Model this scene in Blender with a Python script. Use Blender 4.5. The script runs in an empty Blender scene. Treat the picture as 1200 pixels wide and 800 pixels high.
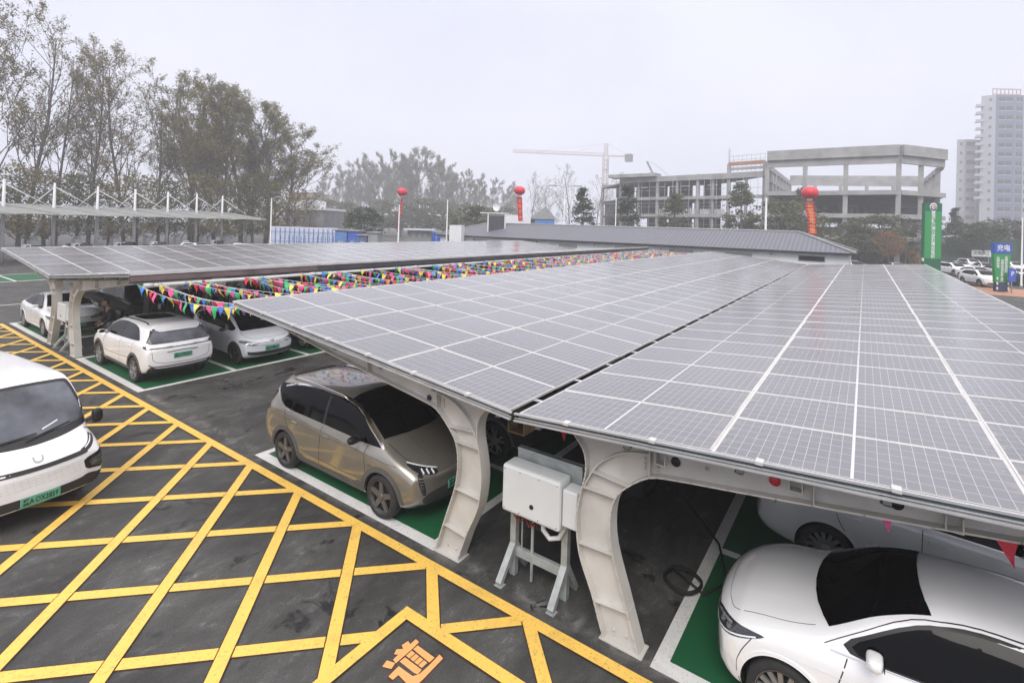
import bpy, bmesh, math, random
from mathutils import Vector, Matrix, Euler
from mathutils.bvhtree import BVHTree
from math import sin, cos, pi, radians, sqrt, atan2

scene = bpy.context.scene
COL = scene.collection
CAMZ = 4.8
# camera axes (x runs along the charging rows, y across them to the left, z up)
C_R = Vector((0.5717731, -0.8198892, 0.0292781))
C_D = Vector((0.0238288, -0.0190755, -0.9995340))
C_F = Vector((0.8200657, 0.5722044, 0.0086301))
FPX, CX, CY = 593.5, 600.0, 258.9

def ray(px, py):
    return C_F + C_R*((px-CX)/FPX) + C_D*((py-CY)/FPX)
def at(px, py, d):
    """world point seen in that direction at that distance along the view axis"""
    return Vector((0, 0, CAMZ)) + ray(px, py)*d
def foot(px, d):
    """ground point in that direction"""
    r = ray(px, 256)*d
    return Vector((r.x, r.y, 0))
def gnd(px, py, z=0.0):
    r = ray(px, py); t = (z-CAMZ)/r.z
    return Vector((r.x*t, r.y*t, z))

# ---------------------------------------------------------------- objects
def tag(o, label=None, cat=None, group=None, kind=None):
    if label: o['label'] = label
    if cat: o['category'] = cat
    if group: o['group'] = group
    if kind: o['kind'] = kind
    return o
def empty(name, loc=(0, 0, 0), rz=0.0, label=None, cat=None, group=None):
    o = bpy.data.objects.new(name, None); COL.objects.link(o)
    o.location = loc; o.rotation_euler = (0, 0, rz); o.empty_display_size = .3
    return tag(o, label, cat, group)
def link(name, me, parent=None, loc=None, rot=None):
    o = bpy.data.objects.new(name, me); COL.objects.link(o)
    if parent: o.parent = parent
    if loc is not None: o.location = loc
    if rot is not None: o.rotation_euler = rot
    return o
def kids(o):
    return [c for c in bpy.data.objects if c.parent == o]
CH = {}
def copy_tree(o, parent=None, childmap=None):
    if childmap is None:
        childmap = {}
        for c in bpy.data.objects:
            if c.parent: childmap.setdefault(c.parent.name, []).append(c)
    c = o.copy(); COL.objects.link(c); c.parent = parent
    for ch in childmap.get(o.name, []):
        copy_tree(ch, c, childmap)
    return c

class MB:
    """collects faces and links them as one mesh object"""
    def __init__(s): s.v = []; s.f = []; s.mi = []; s.uv = {}; s.sm = []
    def quad(s, a, b, c, d, m=0, uv=None, sm=False):
        n = len(s.v); s.v += [tuple(a), tuple(b), tuple(c), tuple(d)]; s.f.append((n, n+1, n+2, n+3)); s.mi.append(m); s.sm.append(sm)
        if uv: s.uv[len(s.f)-1] = uv
    def poly(s, pts, m=0):
        n = len(s.v); s.v += [tuple(p) for p in pts]; s.f.append(tuple(range(n, n+len(pts)))); s.mi.append(m); s.sm.append(False)
    def box(s, lo, hi, m=0):
        x0, y0, z0 = lo; x1, y1, z1 = hi
        s.hexa([(x0,y0,z0),(x1,y0,z0),(x1,y1,z0),(x0,y1,z0),(x0,y0,z1),(x1,y0,z1),(x1,y1,z1),(x0,y1,z1)], m)
    def cbox(s, c, size, m=0):
        s.box([c[i]-size[i]/2 for i in range(3)], [c[i]+size[i]/2 for i in range(3)], m)
    def hexa(s, p, m=0):
        n = len(s.v); s.v += [tuple(q) for q in p]
        for f in ((0,3,2,1),(4,5,6,7),(0,1,5,4),(1,2,6,5),(2,3,7,6),(3,0,4,7)):
            s.f.append(tuple(n+i for i in f)); s.mi.append(m); s.sm.append(False)
    def bar(s, a, b, w, h, m=0, up=(0,0,1)):
        """rectangular bar from a to b, w across, h along up"""
        a = Vector(a); b = Vector(b); d = (b-a).normalized(); up = Vector(up)
        if abs(d.dot(up)) > .99: up = Vector((1, 0, 0))
        x = d.cross(up).normalized()*(w/2); y = x.cross(d).normalized()*(h/2)
        s.hexa([a-x-y, a+x-y, a+x+y, a-x+y, b-x-y, b+x-y, b+x+y, b-x+y], m)
    def tube(s, pts, rs, n=8, m=0, cap=True):
        pts = [Vector(p) for p in pts]
        if not hasattr(rs, '__len__'): rs = [rs]*len(pts)
        base = len(s.v); ref = None
        for i, p in enumerate(pts):
            d = (pts[min(i+1, len(pts)-1)]-pts[max(i-1, 0)])
            if d.length < 1e-9: d = Vector((0, 0, 1))
            d.normalize()
            if ref is None:
                ref = d.orthogonal().normalized()
            else:
                ref = (ref-d*ref.dot(d))
                ref = ref.normalized() if ref.length > 1e-6 else d.orthogonal().normalized()
            w = d.cross(ref)
            for k in range(n):
                a = 2*pi*k/n
                s.v.append(tuple(p+(ref*cos(a)+w*sin(a))*rs[i]))
        for i in range(len(pts)-1):
            for k in range(n):
                k2 = (k+1) % n
                s.f.append((base+i*n+k, base+i*n+k2, base+(i+1)*n+k2, base+(i+1)*n+k)); s.mi.append(m); s.sm.append(True)
        if cap:
            s.f.append(tuple(base+k for k in reversed(range(n)))); s.mi.append(m); s.sm.append(False)
            e = base+(len(pts)-1)*n
            s.f.append(tuple(e+k for k in range(n))); s.mi.append(m); s.sm.append(False)
    def lathe(s, prof, n=24, m=0, axis='z', c=(0,0,0)):
        base = len(s.v); c = Vector(c)
        for (r, h) in prof:
            for k in range(n):
                a = 2*pi*k/n
                p = {'z': Vector((r*cos(a), r*sin(a), h)), 'y': Vector((r*cos(a), h, r*sin(a))), 'x': Vector((h, r*cos(a), r*sin(a)))}[axis]
                s.v.append(tuple(p+c))
        for i in range(len(prof)-1):
            for k in range(n):
                k2 = (k+1) % n
                s.f.append((base+i*n+k, base+i*n+k2, base+(i+1)*n+k2, base+(i+1)*n+k)); s.mi.append(m); s.sm.append(True)
    def prism(s, pts, off, m=0):
        """polygon pts (3d) swept by off"""
        off = Vector(off); n = len(pts); b = len(s.v)
        s.v += [tuple(p) for p in pts]+[tuple(Vector(p)+off) for p in pts]
        s.f.append(tuple(range(b, b+n))); s.f.append(tuple(range(b+2*n-1, b+n-1, -1))); s.mi += [m, m]; s.sm += [False]*2
        for i in range(n):
            j = (i+1) % n
            s.f.append((b+i, b+i+n, b+j+n, b+j)); s.mi.append(m); s.sm.append(False)
    def mesh(s, name, mats):
        me = bpy.data.meshes.new(name); me.from_pydata(s.v, [], s.f)
        for m in (mats if isinstance(mats, (list, tuple)) else [mats]): me.materials.append(m)
        me.polygons.foreach_set('material_index', s.mi); me.polygons.foreach_set('use_smooth', s.sm)
        if s.uv:
            ul = me.uv_layers.new(name='UVMap')
            for fi, uv in s.uv.items():
                for li, q in zip(me.polygons[fi].loop_indices, uv): ul.data[li].uv = q
        me.update(); return me
    def fixn(s, me):
        bm = bmesh.new(); bm.from_mesh(me); bmesh.ops.recalc_face_normals(bm, faces=bm.faces); bm.to_mesh(me); bm.free()
    def build(s, name, mats, parent=None, loc=None, rot=None, bevel=0, kind=None, fix=True, label=None):
        me = s.mesh(name, mats)
        if fix: s.fixn(me)
        o = link(name, me, parent, loc, rot)
        if bevel:
            b = o.modifiers.new('bevel', 'BEVEL'); b.width = bevel; b.segments = 2; b.limit_method = 'ANGLE'; b.angle_limit = radians(40)
        if kind: o['kind'] = kind
        if label: o['label'] = label
        return o

# ---------------------------------------------------------------- materials
def newmat(name):
    m = bpy.data.materials.new(name); m.use_nodes = True
    nt = m.node_tree; b = nt.nodes['Principled BSDF']; return m, nt, b
def N(nt, t, **kw):
    n = nt.nodes.new(t)
    for k, v in kw.items():
        if k in n.inputs: n.inputs[k].default_value = v
        else: setattr(n, k, v)
    return n
def L(nt, a, b): nt.links.new(a, b)
def c4(c): return (c[0], c[1], c[2], 1) if hasattr(c, '__len__') else (c, c, c, 1)
def simple(name, col, rough=.6, metal=0.0, coat=0.0, var=.12, scale=3.0, bump=0.0, bscale=40, spec=None, emit=None):
    m, nt, b = newmat(name)
    b.inputs['Roughness'].default_value = rough; b.inputs['Metallic'].default_value = metal
    b.inputs['Coat Weight'].default_value = coat; b.inputs['Coat Roughness'].default_value = .04
    if spec is not None: b.inputs['Specular IOR Level'].default_value = spec
    if var:
        tc = N(nt, 'ShaderNodeTexCoord'); no = N(nt, 'ShaderNodeTexNoise', Scale=scale, Detail=6.0)
        L(nt, tc.outputs['Object'], no.inputs['Vector'])
        r = N(nt, 'ShaderNodeMapRange'); r.inputs['From Min'].default_value = .3; r.inputs['From Max'].default_value = .7
        r.inputs['To Min'].default_value = 1-var; r.inputs['To Max'].default_value = 1+var
        L(nt, no.outputs['Fac'], r.inputs['Value'])
        mx = N(nt, 'ShaderNodeVectorMath', operation='SCALE'); mx.inputs[0].default_value = c4(col)[:3]
        L(nt, r.outputs['Result'], mx.inputs['Scale']); L(nt, mx.outputs['Vector'], b.inputs['Base Color'])
    else: b.inputs['Base Color'].default_value = c4(col)
    if bump:
        tc = N(nt, 'ShaderNodeTexCoord'); no = N(nt, 'ShaderNodeTexNoise', Scale=bscale, Detail=4.0); L(nt, tc.outputs['Object'], no.inputs['Vector'])
        bp = N(nt, 'ShaderNodeBump', Strength=bump, Distance=.02); L(nt, no.outputs['Fac'], bp.inputs['Height']); L(nt, bp.outputs['Normal'], b.inputs['Normal'])
    if emit: b.inputs['Emission Color'].default_value = c4(col); b.inputs['Emission Strength'].default_value = emit
    return m
def ramp(nt, fac, stops, interp='LINEAR'):
    r = N(nt, 'ShaderNodeValToRGB'); cr = r.color_ramp; cr.interpolation = interp
    while len(cr.elements) < len(stops): cr.elements.new(.5)
    for e, (p, c) in zip(cr.elements, stops): e.position = p; e.color = c4(c)
    L(nt, fac, r.inputs['Fac']); return r
def mixc(nt, fac, a, b, bt='MIX'):
    m = N(nt, 'ShaderNodeMix', data_type='RGBA', blend_type=bt)
    for s, v in ((0, fac), (6, a), (7, b)):
        if hasattr(v, 'links') or hasattr(v, 'is_linked'): L(nt, v, m.inputs[s])
        else: m.inputs[s].default_value = v if s == 0 else c4(v)
    return m.outputs[2]

def asphalt_mat():
    m, nt, b = newmat('asphalt'); tc = N(nt, 'ShaderNodeTexCoord'); P = tc.outputs['Object']
    def noise(sc, det, ro, dist=0.0, vec=P):
        n = N(nt, 'ShaderNodeTexNoise', Scale=sc, Detail=det, Roughness=ro, Distortion=dist); L(nt, vec, n.inputs['Vector']); return n.outputs['Fac']
    mp = N(nt, 'ShaderNodeMapping'); mp.inputs['Scale'].default_value = (.8, 1.5, 1); mp.inputs['Rotation'].default_value = (0, 0, .6); L(nt, P, mp.inputs['Vector']); Q = mp.outputs['Vector']
    big = noise(.45, 6, .6, .4); mid = noise(1.3, 14, .74, .35, Q); med = noise(5.0, 12, .78, .7, Q); fine = noise(150, 3, .6); grit = noise(48, 5, .75)
    c = ramp(nt, mid, [(.30, (.033,.0325,.031)), (.5, (.053,.0525,.050)), (.70, (.079,.079,.075))]).outputs['Color']
    # dry pale smears with ragged outlines
    s1 = ramp(nt, med, [(.52, 0), (.62, .5), (.74, .95)]).outputs['Color']; s2 = ramp(nt, mid, [(.47, 0), (.60, 1)]).outputs['Color']
    c = mixc(nt, mixc(nt, 1.0, s1, s2, 'MULTIPLY'), c, (.17,.17,.168))
    bp_ = ramp(nt, big, [(.35, .70), (.65, 1.5)]).outputs['Color']; c = mixc(nt, 1.0, c, bp_, 'MULTIPLY')
    # pale cement dust along the foot of the columns
    sx = N(nt, 'ShaderNodeSeparateXYZ'); L(nt, P, sx.inputs[0])
    d1 = N(nt, 'ShaderNodeMath', operation='SUBTRACT'); L(nt, sx.outputs['X'], d1.inputs[0]); d1.inputs[1].default_value = 5.60
    d2 = N(nt, 'ShaderNodeMath', operation='ABSOLUTE'); L(nt, d1.outputs[0], d2.inputs[0])
    d3 = ramp(nt, d2.outputs[0], [(.02, .75), (.22, 0)]).outputs['Color']; dn = ramp(nt, noise(2.6, 8, .65, .6), [(.46, 0), (.62, 1)]).outputs['Color']
    c = mixc(nt, mixc(nt, 1.0, d3, dn, 'MULTIPLY'), c, (.20,.195,.185))
    # dark oil and damp patches
    wet = N(nt, 'ShaderNodeMath', operation='MULTIPLY'); L(nt, ramp(nt, noise(.85, 5, .6, .5), [(.57, 0), (.62, 1)]).outputs['Color'], wet.inputs[0]); L(nt, ramp(nt, noise(3.6, 9, .72, .8), [(.50, 0), (.54, 1)]).outputs['Color'], wet.inputs[1])
    c = mixc(nt, wet.outputs[0], c, (.018,.0185,.019))
    c = mixc(nt, 1.0, c, ramp(nt, fine, [(.3, .5), (.7, 1.55)]).outputs['Color'], 'MULTIPLY'); c = mixc(nt, 1.0, c, ramp(nt, grit, [(.32, .70), (.7, 1.4)]).outputs['Color'], 'MULTIPLY')
    c = mixc(nt, ramp(nt, noise(11, 12, .85), [(.675, 0), (.73, .7)]).outputs['Color'], c, (.30,.30,.29))
    L(nt, c, b.inputs['Base Color'])
    ro = ramp(nt, wet.outputs[0], [(0, .66), (1, .28)]); L(nt, ro.outputs['Color'], b.inputs['Roughness']); b.inputs['Specular IOR Level'].default_value = .35
    bp = N(nt, 'ShaderNodeBump', Strength=.4, Distance=.01); L(nt, fine, bp.inputs['Height']); L(nt, bp.outputs['Normal'], b.inputs['Normal'])
    return m
def paint_line(name, col, worn=.5, dirt=(.16,.15,.13)):
    m, nt, b = newmat(name); tc = N(nt, 'ShaderNodeTexCoord'); P = tc.outputs['Object']
    n1 = N(nt, 'ShaderNodeTexNoise', Scale=2.6, Detail=9.0, Roughness=.75); L(nt, P, n1.inputs['Vector'])
    n2 = N(nt, 'ShaderNodeTexNoise', Scale=38.0, Detail=4.0, Roughness=.7); L(nt, P, n2.inputs['Vector'])
    r1 = ramp(nt, n1.outputs['Fac'], [(.48, 0), (.70, worn)]); r2 = ramp(nt, n2.outputs['Fac'], [(.57, 0), (.66, worn*1.1)])
    c = mixc(nt, r1.outputs['Color'], col, [x*.62+y*.2 for x, y in zip(col, dirt)]); c = mixc(nt, r2.outputs['Color'], c, dirt)
    L(nt, c, b.inputs['Base Color']); b.inputs['Roughness'].default_value = .5
    return m
def panel_mat():
    m, nt, b = newmat('solar_cell_glass'); uv = N(nt, 'ShaderNodeUVMap'); uv.uv_map = 'UVMap'
    sx = N(nt, 'ShaderNodeSeparateXYZ'); L(nt, uv.outputs['UV'], sx.inputs['Vector'])
    def line(src, n, w, off=0.0):
        a = N(nt, 'ShaderNodeMath', operation='MULTIPLY_ADD'); L(nt, src, a.inputs[0]); a.inputs[1].default_value = n; a.inputs[2].default_value = off
        fr = N(nt, 'ShaderNodeMath', operation='FRACT'); L(nt, a.outputs[0], fr.inputs[0])
        s = N(nt, 'ShaderNodeMath', operation='SUBTRACT'); L(nt, fr.outputs[0], s.inputs[0]); s.inputs[1].default_value = .5
        ab = N(nt, 'ShaderNodeMath', operation='ABSOLUTE'); L(nt, s.outputs[0], ab.inputs[0])
        g = N(nt, 'ShaderNodeMath', operation='GREATER_THAN'); L(nt, ab.outputs[0], g.inputs[0]); g.inputs[1].default_value = .5-w
        return g.outputs[0]
    def mx(a, b_):
        q = N(nt, 'ShaderNodeMath', operation='MAXIMUM'); L(nt, a, q.inputs[0]); L(nt, b_, q.inputs[1]); return q.outputs[0]
    X, Y = sx.outputs['X'], sx.outputs['Y']      # X across (2.28 m, 24 half cells), Y along the row (1.13 m, 6 cells)
    cell = mx(line(X, 24, .028), line(Y, 6, .016)); bus = line(Y, 60, .05); mid = line(X, 1, .0055, .5)
    no = N(nt, 'ShaderNodeTexNoise', Scale=1.5, Detail=1.0); tc = N(nt, 'ShaderNodeTexCoord'); L(nt, tc.outputs['Object'], no.inputs['Vector'])
    geo = N(nt, 'ShaderNodeObjectInfo')
    base = ramp(nt, no.outputs['Fac'], [(.3, (.052,.050,.057)), (.7, (.066,.064,.071))])
    v = N(nt, 'ShaderNodeMapRange'); v.inputs['To Min'].default_value = .66; v.inputs['To Max'].default_value = 1.3; L(nt, geo.outputs['Random'], v.inputs['Value'])
    sc = N(nt, 'ShaderNodeVectorMath', operation='SCALE'); L(nt, base.outputs['Color'], sc.inputs[0]); L(nt, v.outputs['Result'], sc.inputs['Scale'])
    c = mixc(nt, bus, sc.outputs['Vector'], (.105,.103,.108)); c = mixc(nt, cell, c, (.44,.44,.45)); c = mixc(nt, mid, c, (.70,.70,.70))
    # dust film
    n2 = N(nt, 'ShaderNodeTexNoise', Scale=.5, Detail=2.0, Roughness=.5); L(nt, tc.outputs['Object'], n2.inputs['Vector'])
    d = ramp(nt, n2.outputs['Fac'], [(.3, .14), (.8, .24)]); c = mixc(nt, d.outputs['Color'], c, (.42,.415,.41))
    # grime gathered along the frame edges
    def edge(src, w):
        s = N(nt, 'ShaderNodeMath', operation='SUBTRACT'); L(nt, src, s.inputs[0]); s.inputs[1].default_value = .5
        a = N(nt, 'ShaderNodeMath', operation='ABSOLUTE'); L(nt, s.outputs[0], a.inputs[0]); return ramp(nt, a.outputs[0], [(.5-w, 0), (.5, 1)]).outputs['Color']
    n3 = N(nt, 'ShaderNodeTexNoise', Scale=5.0, Detail=6.0, Roughness=.7); L(nt, tc.outputs['Object'], n3.inputs['Vector'])
    gr = mixc(nt, 1.0, mixc(nt, 1.0, edge(X, .05), edge(Y, .05), 'ADD'), ramp(nt, n3.outputs['Fac'], [(.5, 0), (.68, .7)]).outputs['Color'], 'MULTIPLY')
    c = mixc(nt, gr, c, (.40,.37,.30))
    L(nt, c, b.inputs['Base Color'])
    rr = ramp(nt, n2.outputs['Fac'], [(.2, .24), (.8, .32)]); L(nt, rr.outputs['Color'], b.inputs['Roughness']); b.inputs['IOR'].default_value = 1.55; b.inputs['Coat Weight'].default_value = .9; b.inputs['Coat Roughness'].default_value = .2
    return m
def leaf_mat(name, stops, rough=.65, trans=.40):
    m, nt, b = newmat(name); g = N(nt, 'ShaderNodeNewGeometry'); r = ramp(nt, g.outputs['Random Per Island'], stops)
    L(nt, r.outputs['Color'], b.inputs['Base Color']); b.inputs['Roughness'].default_value = rough
    out = nt.nodes['Material Output']; tr = N(nt, 'ShaderNodeBsdfTranslucent'); L(nt, r.outputs['Color'], tr.inputs['Color'])
    ms = N(nt, 'ShaderNodeMixShader'); ms.inputs[0].default_value = trans
    L(nt, b.outputs[0], ms.inputs[1]); L(nt, tr.outputs[0], ms.inputs[2]); L(nt, ms.outputs[0], out.inputs['Surface']); return m

M = {}
M['asphalt'] = asphalt_mat()
M['yellow'] = paint_line('yellow_paint', (.92, .58, .115), .6)
M['white_line'] = paint_line('white_paint', (.74, .74, .72), .5)
M['green'] = paint_line('green_bay_paint', (.010, .105, .040), .45, (.035,.06,.04))
M['orange_text'] = paint_line('orange_paint', (.88, .42, .15), .3)
M['steel_paint'] = simple('cream_steel', (.56, .54, .50), .5, var=.13, scale=2.2, bump=.05)
M['steel_grey'] = simple('grey_steel', (.30, .31, .31), .5, var=.18, scale=4)
M['alu'] = simple('aluminium', (.60, .61, .62), .42, metal=.55, var=.1)
M['alu_white'] = simple('pale_aluminium_frame', (.62, .61, .60), .5, metal=.15, var=.12)
M['panel'] = panel_mat()
M['panel_back'] = simple('panel_backsheet', (.10, .10, .105), .6)
M['dark'] = simple('dark_plastic', (.008, .008, .009), .45, var=.1)
M['black'] = simple('black_rubber', (.012, .012, .012), .75, var=.2)
M['tyre'] = simple('tyre_rubber', (.022, .022, .023), .8, var=.25, scale=12)
M['well'] = simple('wheel_well', (.006, .006, .006), .9, var=0)
M['white_box'] = simple('white_enamel', (.66, .68, .68), .38, var=.05, scale=2)
M['galv'] = simple('galvanised', (.40, .43, .42), .5, metal=.3, var=.2, scale=8)
M['glass'] = simple('tinted_glass', (.0015, .0018, .0025), .04, var=0, coat=0, spec=.15)
M['glass_blue'] = simple('windscreen_glass', (.10, .108, .13), .10, var=.5, scale=2.5, coat=.0, spec=.4)
M['white_paint'] = simple('white_car_paint', (.86, .865, .87), .28, var=.03, coat=.9)
M['silver_white'] = simple('silver_white_paint', (.80, .83, .88), .26, metal=.08, var=.03, coat=.9)
M['silver'] = simple('silver_paint', (.68, .69, .69), .3, metal=.15, var=.04, coat=.8)
M['bronze'] = simple('grey_bronze_paint', (.30, .282, .245), .30, metal=.62, var=.04, coat=1.0)
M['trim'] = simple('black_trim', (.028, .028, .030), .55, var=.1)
M['grey_trim'] = simple('grey_cladding', (.09, .088, .085), .55, var=.1)
M['chrome'] = simple('chrome', (.72, .72, .72), .18, metal=1.0, var=0)
M['rim'] = simple('alloy_rim', (.30, .30, .305), .4, metal=.5, var=.05)
M['rim_mid'] = simple('two_tone_rim', (.13, .13, .13), .4, metal=.4, var=.05)
M['rim_dark'] = simple('dark_alloy_rim', (.05, .05, .052), .35, metal=.6, var=.05)
M['lamp'] = simple('headlamp_glass', (.30, .32, .34), .06, metal=.5, coat=1.0, var=.5, scale=30)
M['lamp_dark'] = simple('dark_lamp_glass', (.025, .026, .028), .06, coat=1.0, var=.3, scale=20)
M['lamp_white'] = simple('lamp_reflector', (.80, .82, .85), .12, coat=1.0, var=0)
M['lamp_red'] = simple('tail_lamp_red', (.16, .018, .015), .12, coat=1.0, var=.1)
M['plate'] = simple('number_plate_green', (.12, .40, .26), .4, var=.12, scale=9)
M['plate_ink'] = simple('plate_ink', (.01, .012, .012), .5, var=0)
M['white'] = simple('white', (.75, .76, .77), .5, var=.06)
M['seam'] = simple('panel_gap', (.01, .01, .01), .8, var=0)
M['bark'] = simple('bark', (.115, .105, .098), .9, var=.35, scale=6)
M['bark_pale'] = simple('pale_bark', (.20, .19, .18), .9, var=.3, scale=6)
M['concrete'] = simple('bare_concrete', (.34, .34, .335), .85, var=.2, scale=.5, bump=.15, bscale=3)
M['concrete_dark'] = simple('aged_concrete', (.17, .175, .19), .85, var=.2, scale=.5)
M['wall_white'] = simple('white_render', (.80, .81, .81), .8, var=.07, scale=.7)
M['window'] = simple('window_glass', (.006, .008, .012), .6, var=.3, scale=.8)
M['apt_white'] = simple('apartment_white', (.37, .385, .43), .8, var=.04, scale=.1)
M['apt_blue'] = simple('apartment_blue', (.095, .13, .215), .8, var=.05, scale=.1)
M['red'] = simple('balloon_red', (.62, .030, .045), .35, var=.06)
M['orange'] = simple('banner_letter_orange', (.85, .42, .10), .6, var=0)
M['banner_green'] = simple('banner_green', (.030, .30, .085), .55, var=.05)
M['banner_dark'] = simple('banner_dark_green', (.008, .13, .062), .55, var=.05)
M['blue'] = simple('sign_blue', (.035, .10, .48), .5, var=.1)
M['blue_tarp'] = simple('blue_sheet', (.10, .22, .50), .6, var=.15)
M['hoarding'] = simple('green_hoarding_net', (.032, .075, .052), .8, var=.25, scale=.6)
M['crane'] = simple('crane_steel', (.50, .36, .33), .6, var=.2)
M['membrane'] = simple('tensile_membrane', (.30, .31, .295), .7, var=.06, scale=.6)
M['ped'] = simple('orange_brick_paving', (.42, .22, .14), .8, var=.2)
M['hedge'] = simple('hedge_soil', (.03, .045, .022), .9, var=.4, scale=3)
M['pink_beam'] = simple('weathered_beam_primer', (.17, .125, .125), .7, var=.3, scale=2)
M['pipe'] = simple('white_pipe', (.62, .63, .63), .4, var=.08)
M['wood'] = simple('plywood', (.36, .25, .13), .7, var=.2, scale=6)
M['kerb'] = simple('kerb_stone', (.36, .36, .35), .8, var=.15, scale=2)
M['cable_red'] = simple('red_cable', (.22, .018, .015), .5, var=.1)
PEN = [simple('pennant_red', (.62,.03,.06), .55, var=.08), simple('pennant_yellow', (.78,.68,.13), .55, var=.08), simple('pennant_blue', (.05,.20,.66), .55, var=.08),
       simple('pennant_green', (.04,.42,.17), .55, var=.08), simple('pennant_pink', (.80,.10,.30), .55, var=.08)]
TEXTC = {}
def text_mesh(body, size, mat, bold=0.0, fit=None):
    cu = bpy.data.curves.new('lettering', 'FONT'); cu.body = body; cu.size = size; cu.align_x = 'CENTER'; cu.align_y = 'CENTER'; cu.resolution_u = 2; cu.offset = bold
    ob = bpy.data.objects.new('lettering', cu); COL.objects.link(ob)
    me = bpy.data.meshes.new_from_object(ob.evaluated_get(bpy.context.evaluated_depsgraph_get()))
    bpy.data.objects.remove(ob); bpy.data.curves.remove(cu)
    if fit:
        w = max(v.co.x for v in me.vertices)-min(v.co.x for v in me.vertices)
        for v in me.vertices: v.co.x *= fit/w
    me.materials.clear(); me.materials.append(mat); return me
def place_text(body, size, mat, parent, origin, right, up, name='lettering', bold=0.0, fit=None):
    """lettering lying in the plane right/up at origin (parent space)"""
    me = text_mesh(body, size, mat, bold, fit); r = Vector(right).normalized(); u = Vector(up).normalized(); n = r.cross(u)
    me.transform(Matrix((r, u, n)).transposed().to_4x4()); me.transform(Matrix.Translation(Vector(origin)))
    return link(name, me, parent)
# ================================================================ ground
def sheet(name, rects, mat, z, kind='structure'):
    mb = MB()
    for r in rects:
        if len(r) == 4 and not hasattr(r[0], '__len__'):
            x0, y0, x1, y1 = r; mb.quad((x0,y0,z),(x1,y0,z),(x1,y1,z),(x0,y1,z))
        else: mb.poly([(p[0],p[1],z) for p in r])
    o = mb.build(name, mat, fix=False); o['kind'] = kind; return o
sheet('ground', [(-120,-220,470,450)], M['asphalt'], 0)

def clip(poly, x0, y0, x1, y1):
    for ax, s, lim in ((0,1,x0),(0,-1,x1),(1,1,y0),(1,-1,y1)):
        out = []
        for i in range(len(poly)):
            a, b = poly[i], poly[(i+1) % len(poly)]; da, db = s*(a[ax]-lim), s*(b[ax]-lim)
            if da >= 0: out.append(a)
            if (da >= 0) != (db >= 0):
                t = da/(da-db); out.append((a[0]+(b[0]-a[0])*t, a[1]+(b[1]-a[1])*t))
        poly = out
        if len(poly) < 3: return None
    return poly
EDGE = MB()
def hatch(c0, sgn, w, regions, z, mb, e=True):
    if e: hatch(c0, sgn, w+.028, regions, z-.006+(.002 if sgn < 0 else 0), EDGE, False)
    # line x + sgn*y = c0
    d = Vector((1, -sgn, 0)).normalized(); n = Vector((1, sgn, 0)).normalized(); p = n*(c0/sqrt(2))
    q = [p-d*80-n*w/2, p+d*80-n*w/2, p+d*80+n*w/2, p-d*80+n*w/2]
    for R in regions:
        pl = clip([(a.x, a.y) for a in q], *R)
        if pl: mb.poly([(a[0], a[1], z) for a in pl])
REG = [(-8, 4.53, 5.28, 29.8), (4.48, -4, 5.28, 4.53)]
mb = MB()
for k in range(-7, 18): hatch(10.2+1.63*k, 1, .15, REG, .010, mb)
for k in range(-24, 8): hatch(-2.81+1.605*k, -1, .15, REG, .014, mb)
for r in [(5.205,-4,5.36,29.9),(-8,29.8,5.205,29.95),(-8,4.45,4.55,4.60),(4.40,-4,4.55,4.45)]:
    mb.quad((r[0],r[1],.018),(r[2],r[1],.018),(r[2],r[3],.018),(r[0],r[3],.018)); g_ = .014
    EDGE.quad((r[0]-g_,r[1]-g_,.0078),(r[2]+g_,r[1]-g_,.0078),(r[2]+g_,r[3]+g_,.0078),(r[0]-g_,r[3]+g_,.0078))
M['edge'] = simple('paint_edge_shadow', (.045,.022,.010), .8, var=.3)  # dark brown shadow outline of the raised paint, laid as a wider sheet
o = EDGE.build('yellow_marking_shadow', M['edge'], fix=False); o['kind'] = 'structure'
o = mb.build('yellow_road_marking', M['yellow'], fix=False); o['kind'] = 'structure'

mb = MB()
def q7(x, y, z=.008):
    g = gnd(420+x/8.571, 720+y/8.571); return (g.x, g.y, z)
strokes = [[(435,310),(500,268),(520,300),(577,250),(610,278),(545,345),(375,492),(348,456),(400,405),(357,402),(383,350),(450,348)],
 [(550,352),(595,312),(765,435),(712,485)], [(415,475),(468,432),(635,557),(597,603),(560,590)], [(240,525),(285,462),(370,490),(330,550)],
 [(300,625),(405,520),(545,622),(612,600),(700,522),(815,403),(850,443),(650,652),(560,735),(480,690),(402,610),(345,658)]]
for k in range(4):
    a = (475+41*k, 415+32*k); strokes.append([(a[0]+3,a[1]+1),(a[0]+61,a[1]-50),(a[0]+95,a[1]-23),(a[0]+37,a[1]+28)])
for s in strokes: mb.poly([q7(*p) for p in s])
o = mb.build('road_lettering', M['orange_text'], fix=False); o['kind'] = 'structure'
mb = MB()
for s in strokes:
    c = (sum(p[0] for p in s)/len(s), sum(p[1] for p in s)/len(s)); mb.poly([q7(c[0]+(p[0]-c[0])*1.05+(4 if p[0]>c[0] else -4), c[1]+(p[1]-c[1])*1.05+(4 if p[1]>c[1] else -4), .004) for p in s])
o = mb.build('road_lettering_shadow', simple('lettering_shadow', (.10,.02,.015), .7), fix=False); o['kind'] = 'structure'  # dark red shadow outline painted under the letter strokes

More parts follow.
